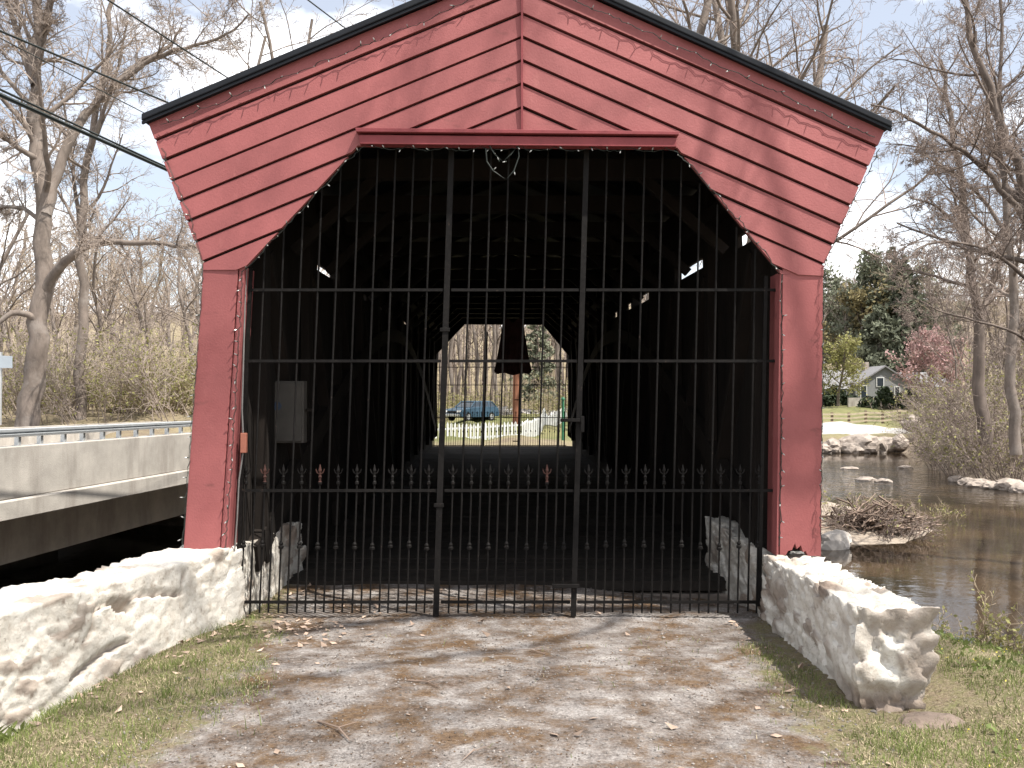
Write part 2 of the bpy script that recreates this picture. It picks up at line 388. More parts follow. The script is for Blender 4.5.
def terrain(x, y, rough=True):
    x = np.asarray(x, float); y = np.asarray(y, float)
    sd = poly_sd(x, y, WPOLY)
    bw = np.where(y < 14, 1.7, 3.5)
    bar = sstep(7.5, 9.5, x)*sstep(41, 37, y)*sstep(24, 26, y)
    h = land(x, y); h = h*(1-bar)+(-1.98)*bar
    p = np.stack([x.ravel(), y.ravel(), np.zeros(x.size)], 1)
    nz = (fbm(p, .35, 4, 3)*np.clip(sd.ravel()*.06+.02, .015, 1.2)).reshape(x.shape) if rough else 0
    z = np.where(sd > 0, (WZ-.05)+(h-WZ+.05)*sstep(0, 1, np.clip(sd/bw, 0, 1))**.8, WZ-.05-np.clip(-sd*.4, 0, 1.0))
    nearflat = sstep(3.2, 2.2, np.abs(x))*sstep(10.5, 9.0, y)
    small = (fbm(p, 2.2, 3, 8)*.018).reshape(x.shape)
    crown = .035*(1-np.clip(np.abs(x)/2.0, 0, 1)**2)*sstep(7.6, 5.6, y)*nearflat-.09*sstep(6.0, 7.8, y)*nearflat
    return z+nz*(1-nearflat)+small*sstep(14, 10, y)+crown
def TZ(x, y): return float(terrain(np.array([x]), np.array([y]))[0])
def axis(*seg):
    r = []
    for a, b, s in seg: r += list(np.arange(a, b, s))
    return np.array(r+[seg[-1][1]])
xs = axis((-420, -120, 20), (-120, -40, 4), (-40, -8, 1), (-8, -4.5, .25), (-4.5, 5, .07), (5, 10, .2), (10, 40, .6), (40, 120, 4), (120, 420, 20))
ys = axis((-40, -10, 3), (-10, 2, .5), (2, 3.6, .2), (3.6, 9.5, .07), (9.5, 14, .2), (14, 60, .6), (60, 140, 2), (140, 520, 14))
X, Y = np.meshgrid(xs, ys); Z = terrain(X, Y)
nx, ny = len(xs), len(ys); idx = np.arange(nx*ny).reshape(ny, nx)
quads = np.stack([idx[:-1, :-1], idx[:-1, 1:], idx[1:, 1:], idx[1:, :-1]], -1).reshape(-1, 4)
SD = poly_sd(X, Y, WPOLY)
halfw = np.interp(Y, [0, 4.5, 6, 8, 9], [2.6, 1.75, 1.75, 2.1, 2.3]); cx = np.interp(Y, [0, 4.5, 8], [-.1, -.1, .05])
drive = sstep(halfw+.45, halfw-.55, np.abs(X-cx))*sstep(12, 10.5, Y)
turf = sstep(14, 11, Y)*sstep(-8, -5, X)
mead = np.maximum(sstep(8, 14, X)*sstep(78, 84, Y)*sstep(150, 135, Y), sstep(8, 5, np.abs(X))*sstep(38, 42, Y)*sstep(95, 85, Y))
bank = sstep(2.4, .6, SD)*(1-turf*sstep(.2, 1.2, SD)); bar = sstep(7.5, 9.5, X)*sstep(41, 37, Y)*sstep(24, 26, Y)
g = mesh_np('ground', np.stack([X.ravel(), Y.ravel(), Z.ravel()], 1), quads, M['ground'], smooth=True,
            attrs=dict(drive=drive.ravel(), turf=turf.ravel(), meadow=mead.ravel(), bank=bank.ravel(), bar=bar.ravel()))
g['kind'] = 'structure'
wx = axis((-72, 4, 4), (4, 40, 1)); wy = axis((-10, 80, 1.5), (80, 81, 1)); XX, YY = np.meshgrid(wx, wy)
ii = np.arange(XX.size).reshape(XX.shape); wq = np.stack([ii[:-1, :-1], ii[:-1, 1:], ii[1:, 1:], ii[1:, :-1]], -1).reshape(-1, 4)
rip = .06+.75*sstep(36, 46, YY)*sstep(70, 58, YY)
wo = mesh_np('water', np.stack([XX.ravel(), YY.ravel(), np.full(XX.size, WZ)], 1), wq, M['water'], attrs=dict(ripple=rip.ravel())); wo['kind'] = 'structure'
# far roads
def strip(name, pts, w, m, dz=.03):
    V = []; Fs = []
    for i, (x, y) in enumerate(pts):
        a = Vector(pts[max(i-1, 0)]); b = Vector(pts[min(i+1, len(pts)-1)]); t = (b-a).normalized(); nrm = Vector((-t.y, t.x))
        for s in (1, .75, .5, .25, 0, -.25, -.5, -.75, -1): q = Vector((x, y))+nrm*w/2*s; V.append((q.x, q.y, TZ(q.x, q.y)+dz-(.9 if abs(s) == 1 else 0)))
        if i: Fs += [((i-1)*9+k, (i-1)*9+k+1, i*9+k+1, i*9+k) for k in range(8)]
    o = MB().add(V, Fs).build(name, m); o['kind'] = 'structure'; return o
M['paleroad'] = mat('pale_gravel_road', (.38, .36, .335), .95, .12, 1.2)
M['asphalt'] = mat('grey_asphalt', (.11, .105, .10), .9, .2, 2)
strip('riverside_road', [(x*1.5, 85.3) for x in range(-3, 31)], 10, M['paleroad'], .14)
strip('road', [(-26+.9*k, 62+.75*k) for k in range(0, 46, 2)], 6, M['asphalt'], .1)

# ------------------------------------------------------------------ covered bridge
PD = 7.95                                     # portal face
SH = Vector((-.33, 24.45, .46))               # far end relative to the near end
SF = Vector((-.33, 24.45, .26))
def PF(px, py, dy=0): q = P(px, py, PD); return Vector((q[0], q[1]+dy, q[2]))
def along(v, t): return Vector(v)+SH*t
bridge = thing('covered_bridge', 'red clapboard covered bridge with dark gable roof and octagonal portal', 'covered bridge', (0, PD, 0))
APEX = (522, -36); EL = (147, 123); ER = (886, 130)
def clip(poly, n, c):                          # keep n.p >= c
    o = []
    for i in range(len(poly)):
        a, b = poly[i], poly[(i+1) % len(poly)]; da = n[0]*a[0]+n[1]*a[1]-c; db = n[0]*b[0]+n[1]*b[1]-c
        if da >= 0: o.append(a)
        if (da >= 0) != (db >= 0): t = da/(da-db); o.append((a[0]+t*(b[0]-a[0]), a[1]+t*(b[1]-a[1])))
    return o
def xz(px, py): q = PF(px, py); return (q.x, q.z)
def siding(poly_px, slope_px, knee, seam_x=522, step=23.4, first=15.0):
    poly = [xz(*q) for q in poly_px]
    mpp = PD/F
    mb = MB()
    d = Vector((1, -slope_px)); nrm = Vector((-d.y, d.x)).normalized()
    if nrm.y < 0: nrm = -nrm
    kx, kz = xz(*knee); ck = nrm.x*kx+nrm.y*kz
    low = clip(poly, (-nrm.x, -nrm.y), -ck); pieces = [clip(poly, (nrm.x, nrm.y), ck), clip(low, (1, 0), kx), clip(low, (-1, 0), -kx)]
    for k in range(-4, 34):
        lo = Vector(xz(seam_x, first+step*k)); hi = Vector(xz(seam_x, first+step*(k-1)))
        c0 = nrm.dot(lo); c1 = nrm.dot(hi)
        jit = random.uniform(-.002, .002)
        for piece in pieces:
            q = clip(clip(piece, (nrm.x, nrm.y), c0+.021+random.uniform(-.003, .003)), (-nrm.x, -nrm.y), -c1)
            if len(q) < 3: continue
            w = c1-c0; front = []; back = []
            for (x, z) in q:
                f = (nrm.x*x+nrm.y*z-c0)/w
                front.append((x, PD-.014*(1-f)-.003+jit, z)); back.append((x, PD+.034, z))
            n = len(q)
            mb.add(front+back, [list(range(n)), [n+i for i in range(n)][::-1]]+[(i, n+i, n+(i+1) % n, (i+1) % n) for i in range(n)])
    bb = MB()
    for piece in pieces:
        n = len(piece); bb.add([(x, PD+.036, z) for x, z in piece]+[(x, PD+.056, z) for x, z in piece], [list(range(n)), [n+i for i in range(n)][::-1]]+[(i, n+i, n+(i+1) % n, (i+1) % n) for i in range(n)])
    bb.build('lap_shade_backing', M['oldwood'], bridge)  # dark sheet added behind the board gaps, gives the near-black lap shadow lines
    return mb
left_poly = [APEX, EL, (203, 262), (203, 270), (243, 270), (358, 146), (522, 147)]
right_poly = [APEX, (522, 147), (677, 148), (781, 274), (823, 276), (823.5, 264), ER]
lp2 = [APEX, (149, 124), (203, 262), (203, 270), (243, 270), (358, 146), (522, 147)]
rp2 = [APEX, (522, 147), (677, 148), (781, 274), (823, 276), (824, 264), (884, 131)]
siding(lp2, -.413, (358, 146)).build('clapboard_siding', M['red'], bridge)
siding(rp2, .445, (677, 148)).build('clapboard_siding', M['red'], bridge)
MB().prism([PF(521, -30, -.04), PF(523, -30, -.04), PF(523, 132, -.04), PF(521, 132, -.04)], (0, .04, 0)).build('seam_strip', M['redtrim'], bridge)
# header board over the opening: a shallow box with a projecting drip cap
hb = MB()
hb.prism([PF(360, 137, -.07), PF(675, 140, -.07), PF(675, 149, -.07), PF(361, 146, -.07)], (0, .11, 0))
hb.prism([PF(357, 131, -.10), PF(677, 134.5, -.10), PF(677, 138, -.10), PF(358, 135, -.10)], (0, .14, 0))
hb.build('header_board', M['redtrim'], bridge, bevel=.004)
# pillars
pl = MB(); pl.prism([PF(203.4, 262), PF(238.4, 262), PF(219, 555), PF(183, 554)], (0, .09, 0)); pl.build('pillar_casing', M['red'], bridge, bevel=.006)
pj = MB(); pj.prism([PF(239, 266, .012), PF(244.4, 266, .012), PF(227, 556, .012), PF(219.6, 556, .012)], (0, .30, 0)); pj.build('jamb_board', M['red'], bridge, bevel=.004)
pr = MB(); pr.prism([PF(783, 268), PF(823, 268), PF(821, 556), PF(808, 556), PF(806, 551), PF(803, 552), PF(801, 545), PF(797, 549), PF(795, 543), PF(792, 550), PF(788, 551), PF(786, 555), PF(780, 555)], (0, .09, 0)); pr.build('pillar_casing', M['red'], bridge)
pj = MB(); pj.prism([PF(780.5, 272, .012), PF(782.6, 272, .012), PF(779.5, 556, .012), PF(777, 556, .012)], (0, .30, 0)); pj.build('jamb_board', M['red'], bridge)
MB().prism([PF(784, 300, .10), PF(821, 300, .10), PF(819, 553, .10), PF(782, 553, .10)], (0, .2, 0)).build('corner_post', M['oldwood'], bridge)
MB().prism([PF(207, 300, .10), PF(236, 300, .10), PF(218, 553, .10), PF(186, 553, .10)], (0, .2, 0)).build('corner_post', M['oldwood'], bridge)
# roof
A = PF(*APEX, -.075); E1 = PF(144.5, 123, -.075); E2 = PF(889, 130, -.075)
up = Vector((0, 0, .06))
for E in (E1, E2):
    r = MB(); a0, e0 = A, E; a1, e1 = along(A, 1.01), along(E, 1.01)
    r.hexa([e0, a0, a1, e1, e0+up, a0+up, a1+up, e1+up]); r.build('roof', M['roof'], bridge, bevel=.01)
    fz = MB(); n0 = (a0-e0).normalized(); dn = Vector((0, 0, -.025))
    fz.hexa([e0+Vector((0, .012, 0))+dn, a0+Vector((0, .012, 0))+dn, a0+Vector((0, .04, 0))+dn, e0+Vector((0, .04, 0))+dn, e0+Vector((0, .012, -.003)), a0+Vector((0, .012, -.003)), a0+Vector((0, .04, -.003)), e0+Vector((0, .04, -.003))])
    fz.build('rake_trim', M['roof'], bridge)
# side walls with a broken open strip under the eaves
def wall(side, gaps):
    mb = MB(); x0, x1 = 2.42*side, 2.47*side
    zl, zh, zt = 3.36, 3.52, 4.40
    def slab(t0, t1, za, zb, za1=None):
        o0, o1 = SH*t0, SH*t1; y0 = PD+.31
        k = 1-.31/24.45
        q = []
        for z in (za, zb):
            q += [Vector((x0, PD, z))+o0, Vector((x1, PD, z))+o0, Vector((x1, PD, z))+o1, Vector((x0, PD, z))+o1]
        mb.hexa(q)
    n = 90
    for i in range(n):
        t0, t1 = .0125+.9855*i/n, .0125+.9855*(i+1)/n
        slab(t0, t1-.0002, -1.0, zl); slab(t0, t1-.0002, zh, zt)
    ts = [.0125]
    for px0, px1, hlo, hhi in gaps:
        d0 = 2.445*F/abs(px0-CX); d1 = 2.445*F/abs(px1-CX)
        ta, tb = sorted(((d0-PD)/SH.y, (d1-PD)/SH.y))
        slab(ts[-1], ta, zl, zh); slab(ta, tb, zl, hlo); slab(ta, tb, hhi, zh); ts.append(tb)
    slab(ts[-1], .998, zl, zh)
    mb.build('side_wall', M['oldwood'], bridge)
wall(-1, [(319, 336, 3.38, 3.47), (363.5, 371, 3.36, 3.46), (384, 387, 3.36, 3.42), (391, 392, 3.38, 3.42), (411, 415, 3.38, 3.46)])
wall(1, [(756, 743, 3.37, 3.50), (722, 720, 3.40, 3.43), (709, 683, 3.38, 3.51), (657, 646, 3.36, 3.50), (641, 635, 3.37, 3.50), (628.5, 622.5, 3.37, 3.49), (611, 609, 3.38, 3.44)])
# deck, joists
dk = MB()
for i in range(110):
    t0 = .062+.936*i/110; t1 = .062+.936*(i+1)/110
    for a, b in ((-2.40, 2.40),):
        q = []
        for z in (-.15, -.055+random.uniform(-.004, .004)): q += [Vector((a, PD, z))+SF*t0, Vector((b, PD, z))+SF*t0, Vector((b, PD, z))+SF*(t1-.0006), Vector((a, PD, z))+SF*(t1-.0006)]
        dk.hexa(q)
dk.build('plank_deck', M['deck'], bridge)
gd = MB()
for x in (-2.1, -.7, .7, 2.1): gd.hexa([Vector((x+s, PD, z))+SF*t for z, t0 in ((-.65, 0), (-.155, 0)) for s, t in ((-.12, .07), (.12, .07), (.12, .99), (-.12, .99))])
gd.build('floor_beam', M['oldwood'], bridge)
# truss: posts, braces, arches and tie beams
for side in (-1, 1):
    tr = MB()
    for k in range(0, 12):
        t = (k+.42)/12; x = 2.355*side
        tr.bar(along((x, PD, 0), t), along((x, PD, 4.2), t), .10, .2)
        tr.bar(along((x, PD, .25), t), along((x, PD, 3.2), t+(.96/12 if t > .5 else -min(.96/12, t-.03))), .08, .14, (1, 0, 0))
    tr.bar(along((2.33*side, PD, 3.85), .03), along((2.33*side, PD, 3.85), .99), .14, .16)
    tr.build('truss_frame', M['oldwood'], bridge)
    ar = MB(); pts = [along((2.345*side, PD, .35+2.6*math.sin(math.pi*u)), .02+.96*u) for u in np.linspace(0, 1, 25)]
    for a, b in zip(pts, pts[1:]): ar.bar(a, b, .11, .26)
    ar.build('truss_arch', M['oldwood'], bridge)
tb = MB()
for k in range(1, 13):
    t = k/12.6
    tb.bar(along((-2.4, PD, 4.22), t), along((2.4, PD, 4.22), t), .16, .2)
    for s in (-1, 1): tb.bar(along((2.3*s, PD, 3.35), t), along((1.35*s, PD, 4.2), t), .1, .1)
    for s in (-1, 1): tb.bar(along((3.05*s, PD, 4.22), t), along((.08, PD, 5.45), t), .09, .12)
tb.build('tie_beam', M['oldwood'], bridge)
# far portal: board face with the octagonal opening
fp = MB()
ring_o = [PF(150, 128), PF(522, -28), PF(884, 134), PF(823, 276), PF(821, 620), PF(186, 620), PF(203, 270)]
hole = [(245, 602), (243, 268), (358, 146), (676, 148), (781, 274), (778, 600)]
H3 = [PF(*q) for q in hole]
O3 = [PF(186, 640), PF(150, 128), PF(340, 46), PF(705, 46), PF(884, 134), PF(822, 640)]
zsc = 1.0
for i in range(5):
    q = [along(H3[i], 1), along(O3[i], 1), along(O3[i+1], 1), along(H3[i+1], 1)]; fp.prism(q, (0, .1, 0))
fp.prism([along(O3[2], 1), along(PF(522, -30), 1), along(O3[3], 1)], (0, .1, 0))
fp.build('far_portal', M['oldwood'], bridge)
# abutments
MB().box(-2.9, 2.9, 9.2, 11.2, -3.2, -.17).build('abutment', M['rock'], bridge); MB().box(-2.9, 2.9, 30.2, 32.2, -3.2, .10).build('abutment', M['rock'], bridge)

# ------------------------------------------------------------------ whitewashed stone walls
def stone_wall(name, label, path, hw, tops, bot, cracks=(), hole=None, stone_end=False, seed=0, res=.022):
    path = [np.array(p, float) for p in path]
    seg = [np.linalg.norm(b-a) for a, b in zip(path, path[1:])]; Ltot = sum(seg); cum = np.concatenate([[0], np.cumsum(seg)])
    def at(s):
        return np.array([np.interp(s, cum, [p[0] for p in path]), np.interp(s, cum, [p[1] for p in path])])
    ns = int(Ltot/res); Hh = max(tops)-bot; nw = int(2*hw/res); nh = int(Hh/res)
    pos = []; nor = []
    ss = np.linspace(0, Ltot, ns+1)
    c = np.stack([np.interp(ss, cum, [p[k] for p in path]) for k in (0, 1)], 1); tg = np.gradient(c, axis=0); tg /= np.linalg.norm(tg, axis=1, keepdims=True)
    rt = np.stack([tg[:, 1], -tg[:, 0]], 1); tp = np.interp(ss, np.linspace(0, Ltot, len(tops)), tops)
    # loop around the section: left bottom -> left top -> right top -> right bottom
    sec = [(-1, k/nh) for k in range(nh)]+[(-1+2*k/nw, 1) for k in range(nw)]+[(1, 1-k/nh) for k in range(nh+1)]
    u = np.array([a for a, b in sec]); w = np.array([b for a, b in sec]); m = len(sec)
    B = np.zeros((ns+1, m, 3)); B[..., 0] = c[:, None, 0]+rt[:, None, 0]*u*hw; B[..., 1] = c[:, None, 1]+rt[:, None, 1]*u*hw; B[..., 2] = bot+(tp[:, None]-bot)*w
    V = B.reshape(-1, 3); idx = np.arange(len(V)).reshape(ns+1, m)
    Q = [np.stack([idx[:-1, :-1], idx[:-1, 1:], idx[1:, 1:], idx[1:, :-1]], -1).reshape(-1, 4)]
    Nn = np.zeros((ns+1, m, 3)); Nn[..., 0] = rt[:, None, 0]*u*.9; Nn[..., 1] = rt[:, None, 1]*u*.9; Nn[..., 2] = w
    for e_, s_ in ((0, -1), (Ltot, 1)):
        ax = sstep(.14, 0, np.abs(ss-e_)); Nn[..., 0] += (tg[:, 0]*s_*ax)[:, None]; Nn[..., 1] += (tg[:, 1]*s_*ax)[:, None]
    Nn = Nn.reshape(-1, 3)
    base = len(V)
    for e, sg in ((0, -1), (ns, 1)):          # end caps as grids nw x nh (own vertices coincide with the rim)
        uu, ww = np.meshgrid(np.linspace(-1, 1, nw+1), np.linspace(0, 1, nh+1))
        cap = np.zeros(uu.shape+(3,)); cap[..., 0] = c[e, 0]+rt[e, 0]*uu*hw; cap[..., 1] = c[e, 1]+rt[e, 1]*uu*hw; cap[..., 2] = bot+(tp[e]-bot)*ww
        Nc = np.zeros_like(cap)
        Nc[..., 0] = rt[e, 0]*uu*.9+tg[e, 0]*sg; Nc[..., 1] = rt[e, 1]*uu*.9+tg[e, 1]*sg; Nc[..., 2] = ww
        id2 = base+np.arange(uu.size).reshape(uu.shape); q = np.stack([id2[:-1, :-1], id2[:-1, 1:], id2[1:, 1:], id2[1:, :-1]], -1).reshape(-1, 4)
        Q.append(q if sg > 0 else q[:, ::-1]); V = np.concatenate([V, cap.reshape(-1, 3)]); Nn = np.concatenate([Nn, Nc.reshape(-1, 3)]); base = len(V)
    f1, f2, cid = worley(V*np.array([1, 1, 1.7]), 3.4, seed)
    edge = 1-sstep(.02, .16, f2-f1); msk = sstep(-.15, .35, fbm(V, 1.3, 3, seed+5))
    D = .04*fbm(V, 1.6, 3, seed)+.018*fbm(V, 8, 4, seed+2)+.012*fbm(V, 28, 2, seed+6)+(cid-.5)*.06*msk-.034*edge*msk
    g1, g2, gid = worley(V*np.array([1, 1, 2.1]), 6.5, seed+40); m2 = sstep(.0, .35, fbm(V, 2.3, 3, seed+50)); D += m2*((gid-.5)*.018-.014*(1-sstep(.02, .2, g2-g1)))
    stone = np.clip(sstep(.55, .62, cid)*msk*sstep(.10, .35, fbm(V, 2.1, 2, seed+9)+.15), 0, 1)
    if stone_end:
        D += sstep(stone_end+.16, stone_end, V[:, 1])*sstep(stone_end+.06, stone_end, V[:, 1])*.022*fbm(V*np.array([1, 1, 1.8]), 6, 4, seed+70)
        D += -.03*sstep(.45, .62, fbm(V, 16, 2, seed+60)*.5+.5)
    stone = np.maximum(stone, sstep(.74, .80, gid)*m2*.8)
    V2 = V+Nn*D[:, None]
    if stone_end:
        under = sstep(.20, .09, V[:, 2]+.09*fbm(V, 4, 3, seed+3))*sstep(stone_end+.9, stone_end, V[:, 1])
        V2 = V2-Nn*(under*.045)[:, None]; stone = np.maximum(stone, under)
        endm = sstep(stone_end+.03, stone_end-.0, V[:, 1])*sstep(.1, .35, fbm(V, 3.2, 3, seed+31)+.12); stone = np.maximum(stone, endm*.75)
    if cracks:
        for poly, wd, dep in cracks:
            dmin = np.full(len(V), 9.)
            for a, b in zip(poly, poly[1:]):
                a = np.array(a); b = np.array(b); e = b-a; t = np.clip(((V-a)@e)/(e@e), 0, 1); dmin = np.minimum(dmin, np.linalg.norm(V-a-t[:, None]*e, axis=1))
            dmin = dmin+.012*fbm(V, 14, 2, seed+4)
            kk = sstep(wd, wd*.3, dmin); V2 = V2-Nn*(kk*dep)[:, None]; stone = np.maximum(stone, kk*.8)
    o = mesh_np(name, V2, Q, M['whitestone'], smooth=True, attrs=dict(stone=stone))
    tag(o, label, 'stone wall'); return o
def onwall(px, py, x_off=0):
    """point on the left wall's road face seen at a pixel"""
    a = np.array((-2.36, 7.94)); b = np.array((-3.12, 5.14)); best = None
    for t in np.linspace(-.2, 1.4, 200):
        q = a+(b-a)*t; pxx = CX+F*q[0]/q[1]
        if best is None or abs(pxx-px) < best[0]: best = (abs(pxx-px), q)
    q = best[1]; return (q[0], q[1], P(px, py, q[1])[2])
cr = [([onwall(*q) for q in [(186, 572), (182, 585), (185, 592), (150, 593), (128, 596), (115, 601)]], .022, .05),
      ([onwall(*q) for q in [(118, 600), (100, 606), (94, 615), (96, 630), (88, 640)]], .022, .05),
      ([onwall(*q) for q in [(131, 640), (112, 648), (102, 655), (88, 668), (76, 678)]], .03, .06),
      ([onwall(*q) for q in [(62, 595), (80, 590), (108, 588)]], .016, .03),
      ([onwall(*q) for q in [(20, 640), (48, 632), (80, 640)]], .014, .02),
      ([onwall(*q) for q in [(118, 603), (134, 604)]], .055, .16)]
stone_wall('stone_wall', 'long white stone wall with a dark hole and cracks, left of the driveway', [(-2.5, 10.1), (-2.6, 8.0), (-3.36, 5.2), (-4.3, 2.6)], .25, [.50, .52, .54, .53, .48, .44], -.5, cr, seed=3)
stone_wall('stone_wall', 'short white stone wall with broken near end, right of the driveway by the water', [(2.38, 10.3), (2.40, 8.0), (2.22, 5.38)], .235, [.50, .48, .46, .50, .56, .60], -.6, stone_end=5.38, seed=11)
# ------------------------------------------------------------------ iron gates
GD = 8.10
def lean(x, y): return x-(-10+5*(x-260)/493)/239*(361-y)
def G(x, y): q = P(x, y, GD); return Vector(q)
def oct_top(x):
    if x < 360: return max(150, 262-(x-245)*1.05)
    if x > 672: return max(150, 150+(x-672)*1.16)
    return 150
LONG = [260.3, 278.6, 297.2, 315.1, 333.4, 351.7, 370.3, 388.3, 406.6, 424.9, 466.5, 484.5, 502.4, 521.7, 541.7, 560.3, 601.6, 619.2, 639.5, 657.5, 676.8, 695.7, 714, 733.7, 753]
SHORT = [246.7, 265.4, 284, 302.3, 320.6, 338.8, 357.5, 375, 393, 411.7, 429.3, 453.3, 471.9, 490.6, 508.8, 528.8, 547.4, 566, 589, 607.7, 626.3, 645.6, 664.3, 683.2, 702, 721, 740.5, 759.4]
SHORT = [s+(470-361)*(10-5*(s-260)/493)/239*0 for s in SHORT]
RUST = {320.6, 265.4, 547.4}
gate = thing('iron_gate', 'black iron bar gate with spear finials closing the near end of the bridge', 'gate', (0, GD, 0))
def rails(x0f, x1f, posts):
    mb = MB()
    for y in (290, 361, 490.5, 602):
        a, b = x0f(y), x1f(y); a = G(a, y); b = G(b, y); mb.bar(a, b, .024, .024)
    for x, w, y0, y1 in posts: mb.bar(G(lean(x, y0), y0), G(lean(x, y1), y1), w, w)
    return mb
def fill(panel, lo, hi):
    for x in LONG:
        if lo < x < hi:
            yt = oct_top(lean(x, 150)); pts = [(yt, 0), (361, random.uniform(-.6, .6)), (613+random.uniform(-2, 1), 0)]
            mb = MB(); mb.tube([G(lean(x, y)+j, y) for y, j in pts], .0088, 6); mb.build('bar', M['iron'], panel)
    for x in SHORT:
        if lo < x < hi:
            lx = lambda y: x-(-10+5*(x-260)/493)/239*(470-y)
            mb = MB(); j = random.uniform(-2.5, 1.5)
            mb.tube([G(lx(483), 483), G(lx(613), 613)], .0082, 6)
            b = G(lx(545+j), 545+j); mb.lathe(b, [(r_*.8, z_) for r_, z_ in [(.011, -.035), (.028, -.03), (.030, -.012), (.018, -.004), (.024, .012), (.012, .03)]], 8)
            c = G(lx(484), 484); mb.lathe(c, [(r_*.8, z_) for r_, z_ in [(.011, -.01), (.022, 0), (.022, .018), (.012, .028), (.014, .05), (.020, .062), (.010, .078), (.012, .10), (.020, .118), (.012, .142), (.003, .172)]], 8)
            for s in (-1, 1): mb.tube([c+Vector((s*.006, 0, .085)), c+Vector((s*.026, 0, .10)), c+Vector((s*.036, 0, .125)), c+Vector((s*.034, 0, .138))], [.006, .006, .0045, .0025], 5)
            o = mb.build('picket', M['iron'], panel)
            if x in RUST:
                o.data.materials.append(M['rustiron'])
                for f in o.data.polygons:
                    if f.center.z+ORG[panel.name][2] > c.z+.02: f.material_index = 1
            if x in RUST: o['label'] = 'picket with a rusty spear finial'
p1 = rails(lambda y: lean(243, y)-(14 if y > 600 else 0), lambda y: lean(441, y), [(247, .03, 268, 612)]).build('side_panel', M['iron'], gate); fill(p1, 240, 436)
p2 = rails(lambda y: lean(449, y), lambda y: lean(577, y), [(444.5, .049, 150, 616), (580.5, .046, 150, 616)]).build('gate_door', M['iron'], gate); fill(p2, 449, 577)
p3 = rails(lambda y: lean(584, y), lambda y: lean(772, y)+(0 if y > 500 else 3), [(764, .03, 276, 606)]).build('side_panel', M['iron'], gate); fill(p3, 585, 775)
lt = MB(); lt.bar(G(560, 420)+Vector((0, -.05, 0)), G(583, 420)+Vector((0, -.05, 0)), .035, .03); lt.bar(G(582, 416)+Vector((0, -.06, 0)), G(582, 432)+Vector((0, -.06, 0)), .03, .03); lt.build('latch', M['iron'], p2, bevel=.004)
lt = MB(); lt.bar(G(552, 585)+Vector((0, -.045, 0)), G(579, 585)+Vector((0, -.045, 0)), .03, .035); lt.build('bolt', M['iron'], p2, bevel=.004)
for y in (330, 505): MB().bar(G(lean(439, y), y)+Vector((0, -.025, 0)), G(lean(449, y), y)+Vector((0, -.025, 0)), .02, .035).build('hinge', M['iron'], p2, bevel=.004)
def copy_tree(o, parent=None):
    c = o.copy(); COL.objects.link(c); c.parent = parent
    for ch in list(o.children): copy_tree(ch, c)
    return c
g2 = copy_tree(gate); g2.location = (gate.location.x+SH.x, GD+SH.y-.3, .18); g2['label'] = 'distant iron bar gate across the bright far opening of the bridge'
# ------------------------------------------------------------------ string lights
def bulb_mesh():
    mb = MB(); mb.lathe((0, 0, 0), [(.0035, -.004), (.0052, .0), (.0052, .014), (.0042, .016)], 6); return mb
def make_bulb(parent, p, d, first={}):
    if 'b' not in first:
        mb = MB(); mb.lathe((0, 0, 0), [(.006, 0), (.0065, .018), (.005, .02), (.0062, .022), (.0062, .036), (.002, .050)], 6)
        me = bpy.data.meshes.new('bulb'); me.from_pydata(mb.v, [], mb.f); me.materials.append(M['socket']); me.materials.append(M['bulb'])
        for k, f in enumerate(me.polygons): f.material_index = 1 if f.center.z > .0205 else 0
        first['b'] = me
    o = bpy.data.objects.new('bulb', first['b']); COL.objects.link(o); o.parent = parent
    org = ORG[parent.name]; o.location = (p[0]-org[0], p[1]-org[1], p[2]-org[2])
    o.rotation_euler = Vector(d).to_track_quat('Z', 'Y').to_euler(); o.scale = (.8, .8, .8); return o
def lights(label, px, n, dy=-.035, sag=3.0, outward=None, wob=2.2):
    pts = [PF(x, y, dy) for x, y in px]
    seg = [(b-a).length for a, b in zip(pts, pts[1:])]; tot = sum(seg)
    def at(s):
        for (a, b), l in zip(zip(pts, pts[1:]), seg):
            if s <= l: return a+(b-a)*(s/l)
            s -= l
        return pts[-1].copy()
    t = thing('string_lights', label, 'string lights', tuple(pts[0]), 'fairy light strings on the portal')
    P_ = []; K = n*4
    for i in range(K+1):
        q = at(tot*i/K); s_ = sag*.0085*abs(math.sin(math.pi*i/(4*2.5)))
        P_.append(q+Vector((random.gauss(0, .0045*wob/2), random.uniform(-.008, .006), -s_+random.gauss(0, .004*wob/2))))
    mb = MB(); mb.tube(P_, .0022, 4); mb.tube([q+Vector((.006, .004, .003)) for q in P_], .002, 4); mb.build('cable', M['wire'], t)
    for i in range(n):
        q = P_[i*4+2]; d = Vector((random.gauss(0, .5), random.uniform(-1.0, -.2), random.gauss(0, .6)-.1))
        if outward: d += Vector(outward)*.9
        make_bulb(t, q, d.normalized())
    return t
lights('fairy light string under the left slope of the roof edge', [(163, 126), (300, 72), (430, 20), (478, -4)], 20, -.05, 2.5)
lights('fairy light string under the right slope of the roof edge', [(566, -2), (640, 30), (760, 86), (872, 138)], 18, -.05, 2.5)
lights('fairy light string along the octagonal rim of the gate opening', [(243, 272), (275, 238), (318, 192), (361, 146), (440, 149), (516, 148), (600, 149), (676, 150), (700, 176), (740, 222), (778, 270)], 44, -.04, 3.5)
lights('fairy light string down the outer edge of the left red pillar', [(163, 150), (190, 215), (203, 262), (202, 300), (196, 380), (188, 480), (183, 548)], 20, -.03, 1, (-1, 0, 0))
lights('fairy light string down the inner edge of the left red pillar', [(243, 272), (241, 320), (236, 400), (231, 480), (226, 552)], 22, -.03, 1, (-.4, 0, 0))
